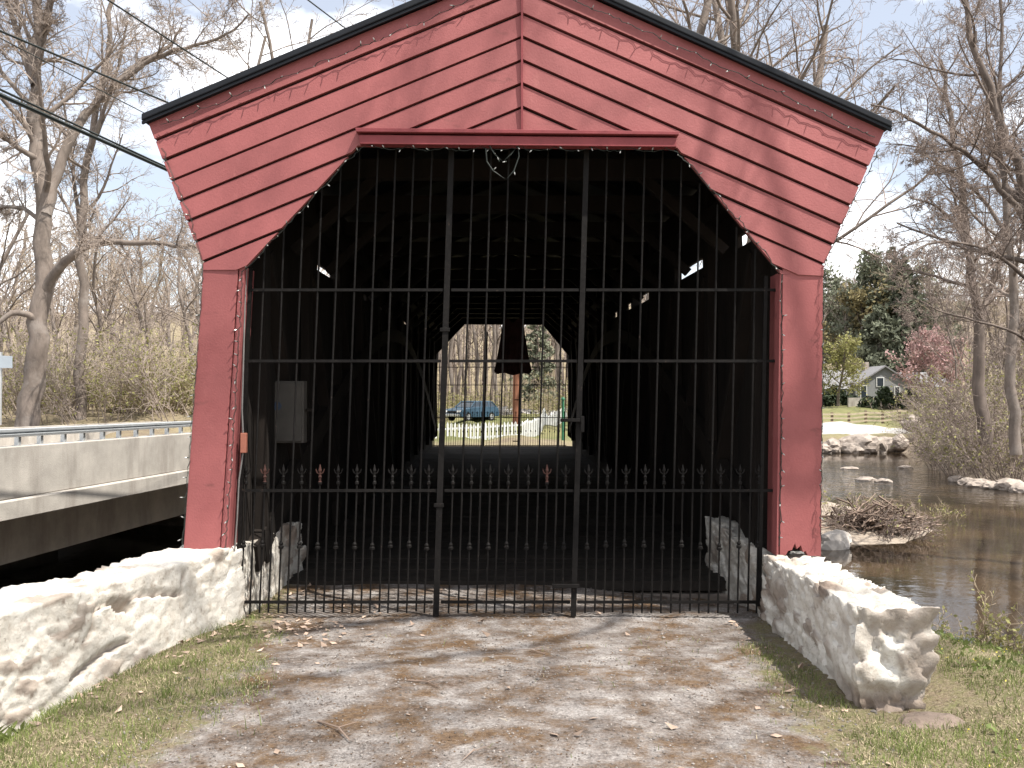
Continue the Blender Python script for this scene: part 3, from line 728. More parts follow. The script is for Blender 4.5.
lights('fairy light string down the inner edge of the right red pillar', [(780, 275), (781, 340), (780, 420), (779, 500), (778, 545)], 16, -.03, 1, (.5, 0, 0))
lights('fairy light string down the outer edge of the right red pillar', [(878, 150), (850, 205), (824, 262), (822, 300), (821, 400), (820, 480), (819, 540)], 26, -.03, 1, (.3, 0, 0))
hw = thing('wire_heart', 'small loop of wire and fairy lights hanging under the header', 'light ornament', tuple(PF(505, 150, -.05)))
h = MB(); hp = [PF(x, y, -.05) for x, y in [(486, 150), (487, 163), (493, 172), (506, 181), (514, 172), (519, 158), (518, 147), (511, 156), (503, 163), (495, 156), (489, 146)]]
h.tube(hp, .006, 5); h.build('cable', M['wire'], hw)
for q in (hp[2], hp[4], hp[6], hp[8]+Vector((-.03, 0, 0)), hp[8]+Vector((.03, 0, 0)), hp[9]): make_bulb(hw, q, (random.gauss(0, 1), -.5, random.gauss(0, 1)))

# ------------------------------------------------------------------ things inside and on the bridge
def at(px, py, d): return Vector(P(px, py, d))
bx = thing('wall_cabinet', 'grey wooden cabinet with a round badge inside the left wall', 'cabinet', tuple(at(285, 442, 9.6)))
c0 = at(263, 443, 9.6); c1 = at(304, 381, 9.6)
MB().box(c0.x, c1.x, 9.6, 9.75, c0.z, c1.z).build('case', M['panelgrey'], bx, bevel=.006)
MB().box(c0.x+.02, c1.x-.02, 9.575, 9.598, c0.z+.02, c1.z-.02).build('door', M['panelgrey'], bx, bevel=.004)
bd = MB(); b_ = at(277, 406, 9.57); bd.prism([b_+Vector((.045*math.cos(k*math.pi/8), 0, .045*math.sin(k*math.pi/8))) for k in range(16)], (0, .004, 0)); bd.build('badge', mat('blue_badge', (.05, .07, .11)), bx)
MB().bar(at(263, 395, 9.68)+Vector((-.06, 0, 0)), at(263, 395, 9.68), .05, .12).bar(at(304, 410, 9.68), at(304, 410, 9.68)+Vector((.10, 0, 0)), .03, .03).build('bracket', M['oldwood'], bx)
ob = thing('outlet_box', 'small orange weatherproof box beside the left jamb', 'outlet box', tuple(at(243, 450, 8.0)))
o0 = at(240, 453, 8.0); o1 = at(246, 433, 8.0)
MB().box(o0.x, o1.x, 8.0, 8.05, o0.z, o1.z).build('case', M['orange'], ob, bevel=.006)
MB().tube([at(243, 433, 8.03), at(242, 410, 8.03), at(245, 300, 8.03), at(247, 262, 8.03)], .008, 6).tube([at(243, 453, 8.03), at(239, 480, 8.03), at(237, 520, 8.03), at(231, 600, 8.03)], .007, 6).build('conduit', M['conduit'], ob)
# hanging bell decoration
hb = thing('hanging_bell', 'dark pleated cloth bell hanging in the middle of the bridge', 'hanging decoration', tuple(at(513, 322, 20)))
n = 48; V = []; rows = [(322, 10.0, 10.5), (335, 12, 12), (350, 14.3, 14.3), (365, 16.8, 16.8), (372, 18.2, 18.2)]
for j, (py, hwid, _) in enumerate(rows):
    for k in range(n):
        a_ = k*2*math.pi/n; pl_ = 1+.05*math.cos(k*math.pi)*(j/4)
        c = at(513+.3*j*0, py, 20); r = hwid*20/F*pl_
        zz = c.z+(.02*math.cos(a_*6) if j == 4 else 0)-(0.06*math.sin(a_)*-1 if j == 4 else 0)
        if j == 0: zz += -.085*max(0, 1-abs(math.cos(a_))*2.2)+.05
        V.append((c.x+r*math.cos(a_), 20+r*math.sin(a_), zz))
Q = [(j*n+k, j*n+(k+1) % n, (j+1)*n+(k+1) % n, (j+1)*n+k) for j in range(4) for k in range(n)]
MB().add(V, Q).build('cloth', M['rope'], hb)
st = MB()
for s in (-1, 1): st.bar(at(513+s*8.5, 321, 20), at(513+s*12, 286, 20), .10, .04)
st.bar(at(498, 286, 20), at(528, 286, 20), .05, .05); st.bar(at(513, 286, 20), at(513, 235, 20), .02, .02)
st.build('hanger', M['oldwood'], hb)
for px, py, d in ((748, 243, 8.12), (281, 241, 8.0)):
    pass

# ------------------------------------------------------------------ concrete road bridge on the left
DX, DZ = .073, -.004
def rb(y, off=0, z=0): return Vector((-8.9+DX*(y-16)+off, y, z+DZ*(y-16)))
rbr = thing('road_bridge', 'weathered concrete road bridge with steel guard rail beside the covered bridge', 'road bridge', tuple(rb(16)))
def prism_y(mb, prof, y0, y1):
    a = [rb(y0, o, z) for o, z in prof]; b = [rb(y1, o, z) for o, z in prof]; n = len(prof)
    mb.add(a+b, [list(range(n))[::-1], [n+i for i in range(n)]]+[(i, (i+1) % n, n+(i+1) % n, n+i) for i in range(n)]); return mb
prism_y(MB(), [(0, .05), (0, .97), (-.30, .98), (-.30, .05)], 2, 44).build('parapet', M['concrete'], rbr, bevel=.015)
prism_y(MB(), [(.07, -.30), (.07, .02), (.03, .046), (-8.5, .046), (-8.5, -.30)], 2, 44).build('deck_slab', M['concrete'], rbr, bevel=.01)
for off in (-1.0, -3.0, -5.0, -7.0): prism_y(MB(), [(off, -1.35), (off, -.303), (off-.45, -.303), (off-.45, -1.35)], 2.5, 42).build('girder', M['concrete'], rbr)
prism_y(MB(), [(-8.2, .05), (-8.2, .97), (-8.5, .97), (-8.5, .05)], 2, 44).build('parapet', M['concrete'], rbr)
MB().hexa([rb(33, -.6, -4), rb(35.5, -.6, -4), rb(35.5, -8.4, -4), rb(33, -8.4, -4), rb(33, -.6, -.303), rb(35.5, -.6, -.303), rb(35.5, -8.4, -.303), rb(33, -8.4, -.303)]).build('abutment', M['concrete'], rbr)
prism_y(MB(), [(-8.6, -4), (-8.6, -.31), (-9.0, -.31), (-9.0, -4)], -6, 36).build('underdeck_light_block', M['concrete'], rbr)  # added wall, shuts light out of the far side so the underside stays black
gr = thing('guard_rail', 'galvanised steel guard rail along the concrete parapet', 'guard rail', tuple(rb(16, -.15, .98)))
prof = [(0, .16), (.035, .175), (.04, .21), (0, .235), (.04, .26), (.035, .30), (0, .315), (-.012, .315), (.02, .285), (-.014, .235), (.02, .19), (-.012, .16)]
prism_y(MB(), [(o-.08, z+.975) for o, z in prof], 2, 46).build('rail', M['galv'], gr)
for y in [16.1, 16.9, 17.6, 18.4, 19.1, 19.9, 20.6, 21.4, 22.2, 23.0, 23.8, 24.6]: MB().hexa([rb(y+a, o-.15, z) for z in (.975, 1.25) for a, o in ((-.04, -.03), (.04, -.03), (.04, .05), (-.04, .05))]).build('post', M['galv'], gr)
sg = thing('road_sign', 'back of a small grey road sign at the left edge beyond the rail', 'road sign', (-12.3, 22.0, TZ(-12.3, 22)))
a = at(-8, 366, 22); MB().prism([at(-14, 355, 22), at(12, 356, 22), at(12, 368, 22), at(-14, 368, 22)], (0, .02, 0)).build('plate', M['signgrey'], sg)
MB().bar(at(-1, 425, 22.05), at(0, 352, 22.05), .09, .06).build('post', M['galv'], sg)
sg.location = tuple(at(0, 425, 22.05)); 
for ch in sg.children: ch.location = -(Vector(sg.location)-Vector(ORG[sg.name]))

# power lines to the pole beyond the bridge
PX = at(516, 440, 58); PX.z = TZ(PX.x, PX.y)-.1
pole = thing('utility_pole', 'reddish brown timber utility pole seen through the far opening', 'utility pole', tuple(PX))
MB().tube([PX, PX+Vector((.05, 0, 6)), PX+Vector((.08, 0, 13.5))], [.24, .2, .15], 10).build('shaft', M['pole'], pole, smooth=True)
MB().box(PX.x-1.2, PX.x+1.3, PX.y-.2, PX.y-.06, PX.z+12.4, PX.z+12.55).build('crossarm', M['pole'], pole)
for (x0, y0), (x1, y1), d0, r, lab in [((-2, 94), (163, 168), 12, .030, 'thick doubled black cable crossing low left of the roof'),
        ((-2, 88.5), (163, 165.5), 12, .016, 'thin black cable just above the thick doubled one'),
        ((-2, 30), (178, 107), 15, .020, 'black power line meeting the left roof corner'),
        ((-2, 37), (150, 116), 16, .010, 'thin wire below the line that meets the roof corner'),
        ((108, 0), (231, 80), 16, .016, 'black power line from the top edge to the left roof slope'),
        ((308, 0), (345, 28), 18, .014, 'short length of wire above the left roof slope')]:
    a = at(x0, y0, d0); sx = (y1-y0)/(x1-x0); xe = 516; ye = y1+sx*(xe-x1); b = at(xe, ye, 58)
    dirn = (a-b); s0 = a+dirn*.25
    pts = [s0+(b-s0)*t for t in np.linspace(0, 1, 14)]
    tag(MB().tube(pts, r, 6).build('power_line', M['wire'], None), lab, 'power line', 'overhead lines')

# ------------------------------------------------------------------ beyond the far opening
pk = thing('picket_fence', 'white picket fence seen through the far end of the bridge', 'fence', tuple(at(478, 442, 47)))
fpts = [at(430, 443, 46.0), at(521, 441, 47.0), at(552, 428, 62), at(575, 420, 84)]
tot = 0
for (a, b), st_ in zip(zip(fpts, fpts[1:]), (.19, .42, .8)):
    a = Vector((a.x, a.y, TZ(a.x, a.y))); b = Vector((b.x, b.y, TZ(b.x, b.y)))
    mb = MB()
    for h_ in (.3, .8): mb.bar(a+Vector((0, 0, h_)), b+Vector((0, 0, h_)), .05, .09)
    mb.build('rail', M['white'], pk)
    k = int((b-a).length/st_)
    for i in range(k):
        q = a+(b-a)*((i+.5)/k); d = (b-a).normalized(); w = st_*.27*d; nrm = Vector((d.y, -d.x, 0))*.03
        z = TZ(q.x, q.y)-.03; q = Vector((q.x, q.y, z))+nrm
        MB().prism([q-w, q+w, q+w+Vector((0, 0, .95)), q+Vector((0, 0, 1.06)), q-w+Vector((0, 0, .95))], nrm*.8).build('picket', M['white'], pk)
cz = TZ(-3.0, 70); cpos = (-3.05, 70, cz+.02)
car = thing('parked_car', 'blue estate car parked on the road beyond the bridge', 'car', cpos)
def carbuild():
    yaw = math.radians(232); c, s = math.cos(yaw), math.sin(yaw)
    T = lambda p: (cpos[0]+p[0]*c-p[1]*s, cpos[1]+p[0]*s+p[1]*c, cpos[2]+p[2])
    def sect(profile, hwf, name, m, bev=.03):
        mb = MB(); n = len(profile)
        V = [T((x, -hwf(z), z)) for x, z in profile]+[T((x, hwf(z), z)) for x, z in profile]
        mb.add(V, [list(range(n)), [n+i for i in range(n)][::-1]]+[(i, n+i, n+(i+1) % n, (i+1) % n) for i in range(n)]); return mb.build(name, m, car, bevel=bev)
    body = [(2.2, .35), (2.25, .6), (2.1, .86), (1.1, 1.0), (.55, 1.06), (-.3, 1.06), (-1.9, 1.06), (-2.2, .98), (-2.25, .5), (-2.2, .32), (-1.7, .3), (-1.62, .52), (-1.35, .64), (-1.08, .52), (-1.0, .28), (1.0, .28), (1.08, .52), (1.35, .64), (1.62, .52), (1.7, .3)]
    sect(body, lambda z: .88 if z < .9 else .84, 'body', M['car'])
    sect([(.95, 1.03), (.3, 1.46), (-1.5, 1.46), (-2.0, 1.05)], lambda z: .80 if z < 1.2 else .66, 'cabin_glass', M['glass'])
    MB().hexa([T(q) for q in [(.42, -.68, 1.44), (.42, .68, 1.44), (-1.6, .68, 1.44), (-1.6, -.68, 1.44), (.3, -.62, 1.50), (.3, .62, 1.50), (-1.45, .62, 1.50), (-1.45, -.62, 1.50)]]).build('roof', M['car'], car, bevel=.02)
    for sd in (-1, 1):
        for xa, xb in ((.95, .38), (-.25, -.3), (-1.1, -1.15), (-2.02, -1.55)): MB().bar(T((xa, sd*.81, 1.04)), T((xb, sd*.675, 1.46)), .07, .05).build('window_pillar', M['car'], car)
    for sd in (-1, 1):
        for x in (1.35, -1.35):
            mb = MB(); k = 18
            V = [T((x+r*math.cos(a_), sd*y_, .32+r*math.sin(a_))) for r, y_ in ((.32, .68), (.32, .87), (.2, .885), (.2, .68)) for a_ in [i*2*math.pi/k for i in range(k)]]
            w = mb.add(V, [(j*k+i, j*k+(i+1) % k, (j+1)*k+(i+1) % k, (j+1)*k+i) for j in range(3) for i in range(k)]).build('wheel', M['tyre'], car)
            r2 = MB(); r2.add([T((x+.2*math.cos(i*2*math.pi/k), sd*.882, .32+.2*math.sin(i*2*math.pi/k))) for i in range(k)], [list(range(k))]).build('rim', M['galv'], w)
        MB().hexa([T((xx, sd*yy, zz)) for zz in (.66, .80) for xx, yy in ((2.05, .5), (2.27, .5), (2.18, .84), (2.0, .84))]).build('headlight', M['lamp'], car)
    MB().hexa([T((xx, yy, zz)) for zz in (.36, .55) for xx, yy in ((2.1, -.8), (2.30, -.8), (2.30, .8), (2.1, .8))]).build('bumper', M['galv'], car, bevel=.03)
    MB().hexa([T((xx, yy, zz)) for zz in (.64, .76) for xx, yy in ((2.1, -.42), (2.27, -.42), (2.27, .42), (2.1, .42))]).build('grille', M['tyre'], car)
carbuild()
gp = at(563, 440, 40); gp.z = TZ(gp.x, gp.y)
tag(MB().lathe(tuple(gp), [(.06, -.1), (.06, 1.75), (.09, 1.76), (.09, 1.82), (.02, 1.9)], 8).build('marker_post', M['greenpost']), 'slim green post at the right side of the far opening', 'post')

# ------------------------------------------------------------------ house, fences and rocks on the far right
HD = 131
def H(px, py, d=HD): return at(px, py, d)
hz = TZ(52, HD)
house = thing('house', 'grey house with a front gable and white framed windows beyond the meadow', 'house', (52, HD, hz))
def gable(x0, x1, y0, y1, zw, zr, name='gable_wall', ridge='y'):
    zb = hz-.6; xm = (x0+x1)/2
    m = MB(); m.add([(x0, y0, zb), (x1, y0, zb), (x1, y0, zw), (xm, y0, zr), (x0, y0, zw), (x0, y1, zb), (x1, y1, zb), (x1, y1, zw), (xm, y1, zr), (x0, y1, zw)],
        [(0, 1, 2, 3, 4), (9, 8, 7, 6, 5), (0, 4, 9, 5), (1, 6, 7, 2)]); m.build(name, M['greysiding'], house)
    for xe in (x0, x1):
        s = -1 if xe == x0 else 1; r = MB(); k = (zr-zw)/(xm-x0)
        r.hexa([(xe+s*.4, y0-.4, zw-.4*k+.01), (xm, y0-.4, zr+.01), (xm, y1+.4, zr+.01), (xe+s*.4, y1+.4, zw-.4*k+.01), (xe+s*.4, y0-.4, zw-.4*k+.22), (xm, y0-.4, zr+.22), (xm, y1+.4, zr+.22), (xe+s*.4, y1+.4, zw-.4*k+.22)]); r.build('roof', M['shingle'], house)
za = H(0, 384).z; zrr = H(0, 367).z
gable(H(856, 0).x, H(908, 0).x, HD, HD+11, za, zrr)
def longwing(x0, x1, y0, y1, zw, zr):
    MB().box(x0, x1, y0, y1, hz-.6, zw).build('wing_wall', M['greysiding'], house); ym = (y0+y1)/2
    MB().add([(x0-.3, y0-.4, zw-.1), (x1+.3, y0-.4, zw-.1), (x1+.3, y1+.4, zw-.1), (x0-.3, y1+.4, zw-.1), (x0-.3, ym, zr), (x1+.3, ym, zr)], [(0, 1, 5, 4), (3, 4, 5, 2), (0, 4, 3), (1, 2, 5), (0, 3, 2, 1)]).build('wing_roof', M['shingle'], house)
longwing(H(828, 0).x, H(857.5, 0).x, HD+2, HD+9, H(0, 388).z, H(0, 369).z)
longwing(H(906, 0).x, H(958, 0).x, HD+2, HD+9, H(0, 386).z, H(0, 371).z)
def win(px0, px1, py0, py1, nm='window', d=HD):
    a, b = H(px0, py1, d), H(px1, py0, d)
    f = MB().box(a.x-.12, b.x+.12, d-.10, d-.02, a.z-.12, b.z+.12).build(nm+'_frame', M['white'], house)
    MB().box(a.x, b.x, d-.13, d-.104, a.z, b.z).build('pane', M['glass'], f)
win(877, 883, 378, 386); win(861, 866, 386, 403, 'door'); win(895, 899, 387, 394); win(838, 846, 391, 398, 'window', HD+2); win(920, 928, 389, 396, 'window', HD+2)
for q in (830, 855): MB().box(H(q, 0).x, H(q+1.5, 0).x, HD+.5, HD+.7, hz-.3, H(0, 388).z).build('porch_post', M['white'], house)
MB().box(H(876, 0).x, H(880, 0).x, HD+5, HD+6, zrr-.6, zrr+.9).build('chimney', M['rock'], house)
tag(MB().box(H(846, 0, 124).x, H(893, 0, 124).x, 124, 124.4, TZ(48, 124)-.3, TZ(48, 124)+.95).build('terrace_wall', M['concrete']), 'low pale terrace wall in front of the grey house', 'wall')
rf = thing('rail_fence', 'pale three rail wooden fence along the meadow', 'fence', (32, 95, TZ(32, 95)))
px_ = np.linspace(815, 950, 9); prev = None
for i, q in enumerate(px_):
    x = (q-CX)/F*95; z = TZ(x, 95)
    MB().box(x-.11, x+.11, 94.9, 95.1, z-.2, z+1.35).build('post', M['drift'], rf)
    if prev is not None:
        for k, h_ in enumerate((.35, .75, 1.15)): MB().bar((prev[0], 94.86, prev[1]+h_), (x, 94.86, z+h_), .06, .17).build('rail', M['railwood'], rf)
    prev = (x, z)
def rock(name, label, c, s, seed, m='rock', group=None):
    bpy_v = []; import_ = None
    me = bpy.data.meshes.new(name); import bmesh
    bm = bmesh.new(); bmesh.ops.create_icosphere(bm, subdivisions=3, radius=1)
    V = np.array([v.co for v in bm.verts]); n_ = V.copy()
    f1, f2, cid = worley(V, 1.1, seed); r = 1+.35*fbm(V, 1.1, 3, seed)+.25*(cid-.5)-.1*sstep(.12, 0, f2-f1)+.06*fbm(V, 5, 2, seed+1)
    V = V*r[:, None]*np.array(s)
    for v, q in zip(bm.verts, V): v.co = q
    bm.to_mesh(me); bm.free(); me.materials.append(M[m])
    o = link(bpy.data.objects.new(name, me)); o.location = c; o.rotation_euler = (0, 0, seed*1.3)
    if label: tag(o, label, 'rock', group)
    return o
rock('footing_stone', 'flat brown stone at the foot of the short wall near the grass', (2.36, 5.22, -.06), (.21, .14, .10), 82, 'rockbrown')
rock('rock_slab', 'pale upright rock slab at the water edge behind the right pillar', (at(834, 535, 27).x, 27, WZ+.16), (.55, .28, .40), 5, 'slab')
k = 0
for px, py, d, s in [(832, 440, 76, 1.2), (858, 441, 76.5, 1.6), (845, 436, 77.5, 1.0), (872, 447, 76, 1.5), (888, 444, 77, 1.3), (900, 448, 76.5, 1.1), (915, 446, 77, 1.1), (825, 447, 75.5, .9), (852, 448, 75.5, 1.0)]:
    p = at(px, py, d); rock('boulder', 'big grey boulder in the bank below the white road', (p.x, d, max(TZ(p.x, d), WZ)+s*.25), (s, s*.8, s*.62), 20+k, 'rock', 'boulders in the far river bank'); k += 1
for px, py, d, s in [(968, 483, 47.0, .55), (980, 486, 46, .7), (995, 488, 45.2, .6), (1010, 490, 44.5, .8), (958, 478, 49.0, .5), (1020, 494, 43.5, .6)]:
    p = at(px, py, d); rock('boulder', 'brown stone lining the right river bank under the bushes', (p.x, d, WZ+.1), (s, s*.8, s*.5), 40+k, 'rock', 'stones along the right river bank'); k += 1
for px, py, d, s, lab in [(865, 478, 50, .45, 'low flat stone breaking the riffle at mid river'), (884, 480, 49, .4, 'small dark stone in the riffle right of the flat one'), (851, 468, 58, .35, 'tiny pale stone in the water upstream'), (905, 467, 59, .45, 'pale flat stone in the water below the far bank')]:
    p = at(px, py, d); rock('river_stone', lab, (p.x, d, WZ+.02), (s*1.5, s, s*.35), 60+k); k += 1

# ------------------------------------------------------------------ trees
def grow(p0, d0, length, r0, level, maxl, out, o):
    n = o['seg'][min(level, len(o['seg'])-1)]; pts = [np.array(p0, float)]; d = np.array(d0, float); d /= np.linalg.norm(d)
    wig = o['wig']*(1+.25*level); J = rng.normal(0, wig, (n, 3)); J[:, 2] += o['up'][min(level, len(o['up'])-1)]
    for i in range(n):
        d = d+J[i]; d /= np.linalg.norm(d); pts.append(pts[-1]+d*length/n)
    pts = np.array(pts); rad = r0*np.linspace(1, o['taper'] if level else .45, n+1)
    out[level].append((pts, np.maximum(rad, o['minr']), 7 if level == 0 else 5 if level == 1 else 3))
    if level < maxl: sprout(pts, rad, length, level, maxl, out, o, o['start'][min(level, len(o['start'])-1)])
def sprout(pts, rad, length, level, maxl, out, o, t0=.25):
    n = len(pts)-1; cnt = o['n'][min(level, len(o['n'])-1)]; cnt = max(1, int(cnt*rng.uniform(.75, 1.25)))
    az = rng.uniform(0, 6.28)
    for k in range(cnt):
        t = t0+(1-t0)*(k+rng.uniform(.1, .9))/cnt; f = t*n; i = min(int(f), n-1); q = pts[i]+(pts[i+1]-pts[i])*(f-i)
        tg = pts[i+1]-pts[i]; tg = tg/(np.linalg.norm(tg)+1e-9); az += 2.4+rng.normal(0, .4)
        ref = np.array([1., 0, 0]) if abs(tg[2]) > .8 else np.array([0, 0, 1.]); u = np.cross(tg, ref); u /= np.linalg.norm(u)+1e-9; v = np.cross(tg, u)
        ang = math.radians(rng.uniform(*o['ang'])); d = tg*math.cos(ang)+(u*math.cos(az)+v*math.sin(az))*math.sin(ang)
        L_ = length*o['lr'][min(level, len(o['lr'])-1)]*rng.uniform(.7, 1.2)*(1-.45*t); r = np.interp(f, np.arange(n+1), rad)*(.46 if level == 0 else .6)
        grow(q, d, L_, r, level+1, maxl, out, o)
OPT = dict(seg=[10, 8, 6, 4, 3, 3], wig=.10, up=[.03, .04, .02, .01], taper=.3, minr=.004, start=[.3, .2, .12, .1], n=[9, 7, 6, 5], ang=(28, 62), lr=[.55, .5, .45, .45])
def finish(root, out, mt, mtw, split=2):
    a = sum(out[:split], []); b = sum(out[split:], [])
    V, Q, _ = tubes(a); mesh_np('trunk', V, Q, M[mt], root, smooth=True)
    if b: V, Q, _ = tubes(b); mesh_np('crown', V, Q, M[mtw], root, smooth=False)
def bare_tree(label, loc, h, r, o=None, mt='bark', mtw='twig', group=None, maxl=4, lean=(0, 0), name='bare_tree', dir2=None):
    oo = dict(OPT); oo.update(o or {}); out = [[] for _ in range(maxl+1)]
    t = thing(name, label, 'tree', loc, group)
    grow((loc[0], loc[1], loc[2]-.3), (lean[0], lean[1], 1), h, r, 0, maxl, out, oo); finish(t, out, mt, mtw); return t
def limbs_tree(label, loc, limbs, o=None, mt='bark', mtw='twig', maxl=4, name='bare_tree', group=None):
    """limbs: list of (points, r0, r1, spawn_from) given as world points"""
    oo = dict(OPT); oo.update(o or {}); out = [[] for _ in range(maxl+1)]; t = thing(name, label, 'tree', loc, group)
    for pts, r0, r1, t0 in limbs:
        pts = np.array(pts, float); n = len(pts)*3; s = np.linspace(0, len(pts)-1, n); ii = np.arange(len(pts))
        # smooth by resampling with a small moving average
        q = np.stack([np.interp(s, ii, pts[:, k]) for k in range(3)], 1); q[1:-1] = (q[:-2]+q[1:-1]*2+q[2:])/4
        L_ = np.linalg.norm(np.diff(q, axis=0), axis=1).sum(); q[1:] += rng.normal(0, L_*.004, (n-1, 3))
        rad = np.linspace(r0, r1, n); out[0].append((q, rad, 8))
        if t0 is not None: sprout(q, rad, L_*.62, 0, maxl, out, oo, t0)
    finish(t, out, mt, mtw, 2); return t
def W_(d, *px): return [at(x, y, d+dd) for x, y, dd in px]

# the big double tree at the left
D = 34
z0 = TZ(at(30, 0, D).x, D)
limbs_tree('tallest grey tree at the left with an arching limb toward the roof', tuple(at(28, 425, D)), [
    (W_(D, (26, 430, 0), (34, 380, 0), (41, 330, 0), (46, 270, 0), (44, 200, 0), (38, 150, 0), (33, 100, 0), (36, 40, .5), (40, -40, .5), (44, -110, .5)), .43, .11, .45),
    (W_(D, (42, 300, 0), (52, 275, -.3), (68, 258, -.7), (88, 245, -1.2), (120, 241, -1.6), (160, 243, -2), (196, 246, -2.3)), .21, .05, .35),
    (W_(D, (45, 215, 0), (54, 185, .3), (64, 150, .5), (84, 115, 1), (108, 92, 1.4), (140, 62, 2), (168, 48, 2.3), (182, 26, 2.6)), .24, .045, .3),
    (W_(D, (108, 92, 1.4), (150, 58, 1), (185, 48, .6), (222, 38, .4), (250, 15, .2)), .11, .03, .2),
    (W_(D, (35, 85, 0), (24, 55, .6), (10, 10, 1), (-2, -40, 1.6)), .15, .06, .2),
    (W_(D, (36, 70, 0), (48, 20, -.5), (62, -40, -1)), .13, .06, .2),
    (W_(D, (40, 160, 0), (20, 150, -.6), (0, 134, -1.2), (-30, 120, -1.8)), .12, .05, .3),
    (W_(D, (44, 225, 0), (26, 208, .4), (0, 206, .8), (-30, 215, 1.4)), .10, .04, .3),
    (W_(D, (42, 330, 0), (30, 314, -.5), (12, 312, -.8), (0, 322, -1), (-10, 330, -1)), .14, .06, None)],
    dict(n=[14, 9, 7, 5], lr=[.5, .58, .6, .62], up=[.02, .03, .02, .01], minr=.0065))
D = 42
limbs_tree('slimmer pale tree just right of the tallest left tree', tuple(at(80, 420, D)), [
    (W_(D, (80, 425, 0), (83, 340, 0), (84, 270, 0), (82, 200, 0), (90, 140, 0), (104, 80, 0), (112, 20, 0), (118, -50, 0)), .26, .08, .3),
    (W_(D, (83, 255, 0), (76, 200, .5), (72, 150, 1), (60, 90, 1.3)), .12, .04, .3),
    (W_(D, (86, 160, 0), (100, 120, -.5), (118, 70, -1), (128, 20, -1)), .12, .04, .3)], dict(n=[13, 9, 7, 5], lr=[.42, .55, .6, .6], minr=.0075))
# woodland trees one can tell apart, left
def place(px, d): x = (px-CX)/F*d; return (x, d, TZ(x, d))
FAR = dict(minr=.012, n=[10, 7, 5, 4], ang=(25, 55))
protos = {}
def wood_tree(key, px, d, h, r, label, group, rot=0, **kw):
    """first of its kind is grown, the others are copies turned and resized"""
    loc = place(px, d)
    if key not in protos:
        t = bare_tree(label, loc, h, r, group=group, **kw); protos[key] = (t, h); return t
    src, h0 = protos[key]; t = copy_tree(src); t.location = loc; t.rotation_euler = (0, 0, rot); s = h/h0; t.scale = (s, s, s)
    t['label'] = label; t['group'] = group; return t
GL = 'bare trees of the wood beyond the guard rail'
lw = 'thin bare tree among the brown wood beyond the guard rail'
i = 0
for px, d, h in [(-20, 48, 11), (12, 58, 12), (58, 62, 11), (105, 52, 9.5), (120, 70, 12), (140, 60, 9), (158, 55, 8.5), (172, 66, 10), (190, 58, 10), (205, 72, 13), (230, 64, 12), (20, 74, 14), (68, 80, 14), (95, 76, 12), (150, 82, 13), (180, 88, 14), (0, 66, 12), (130, 90, 15), (45, 90, 15), (110, 95, 15), (265, 70, 14), (-30, 70, 14), (300, 75, 16), (215, 50, 9)]:
    wood_tree(['wa', 'wb', 'wc'][i % 3], px, d, h, .17, lw, GL, rot=i*1.7, o=FAR, mt='bark', mtw=['twig', 'twigtan', 'twig'][i % 3]); i += 1
# behind the roof and around the far opening
for k, (px, d, h, r, key, lab) in enumerate([
        (690, 52, 30, .42, 'big', 'large bare tree rising behind the right roof slope, leftmost of its row'),
        (722, 56, 32, .42, 'big', 'large bare tree behind the roof with a straight grey trunk'),
        (762, 54, 31, .42, 'big2', 'large forked bare tree behind the right roof slope'),
        (800, 60, 30, .40, 'big', 'large bare tree behind the roof nearest the right eave'),
        (640, 70, 31, .40, 'big2', 'distant bare tree showing its top over the roof right of the ridge'),]):
    wood_tree(key, px, d, h, r, lab, 'large bare trees behind the roof', rot=k*2.1, mt='bark', mtw='twigdark', o=dict(minr=.010, n=[11, 8, 6, 4], start=[.38, .2, .1, .1]))
for k, (px, d, h) in enumerate([(430, 95, 22), (452, 78, 24), (468, 100, 24), (478, 88, 22), (490, 105, 25), (505, 92, 22), (520, 84, 23), (545, 96, 24), (558, 80, 22), (570, 100, 24), (440, 110, 25), (532, 112, 25), (585, 90, 22), (415, 88, 22), (462, 120, 24), (550, 120, 24), (446, 84, 22), (459, 92, 22), (484, 98, 23), (496, 82, 22), (512, 104, 24), (541, 86, 22), (565, 93, 23), (575, 85, 22)]):
    wood_tree(['fa', 'fb'][k % 2], px, d, h, .20, 'bare tree of the wood seen through the far opening', 'trees seen through the far opening', rot=k*1.3, mt='bark', mtw='twig', o=dict(minr=.012, n=[9, 6, 5, 4], start=[.25, .2, .1, .1]))
for k, (px, d, h, r) in enumerate([(222, 62, 25, .3), (258, 66, 26, .3), (305, 63, 27, .3), (285, 80, 31, .3)]):
    wood_tree('fb', px, d, h, r, 'slim bare tree showing above the left roof slope', 'trees above the left roof slope', rot=k*1.9+.4, mt='bark', mtw='twig')
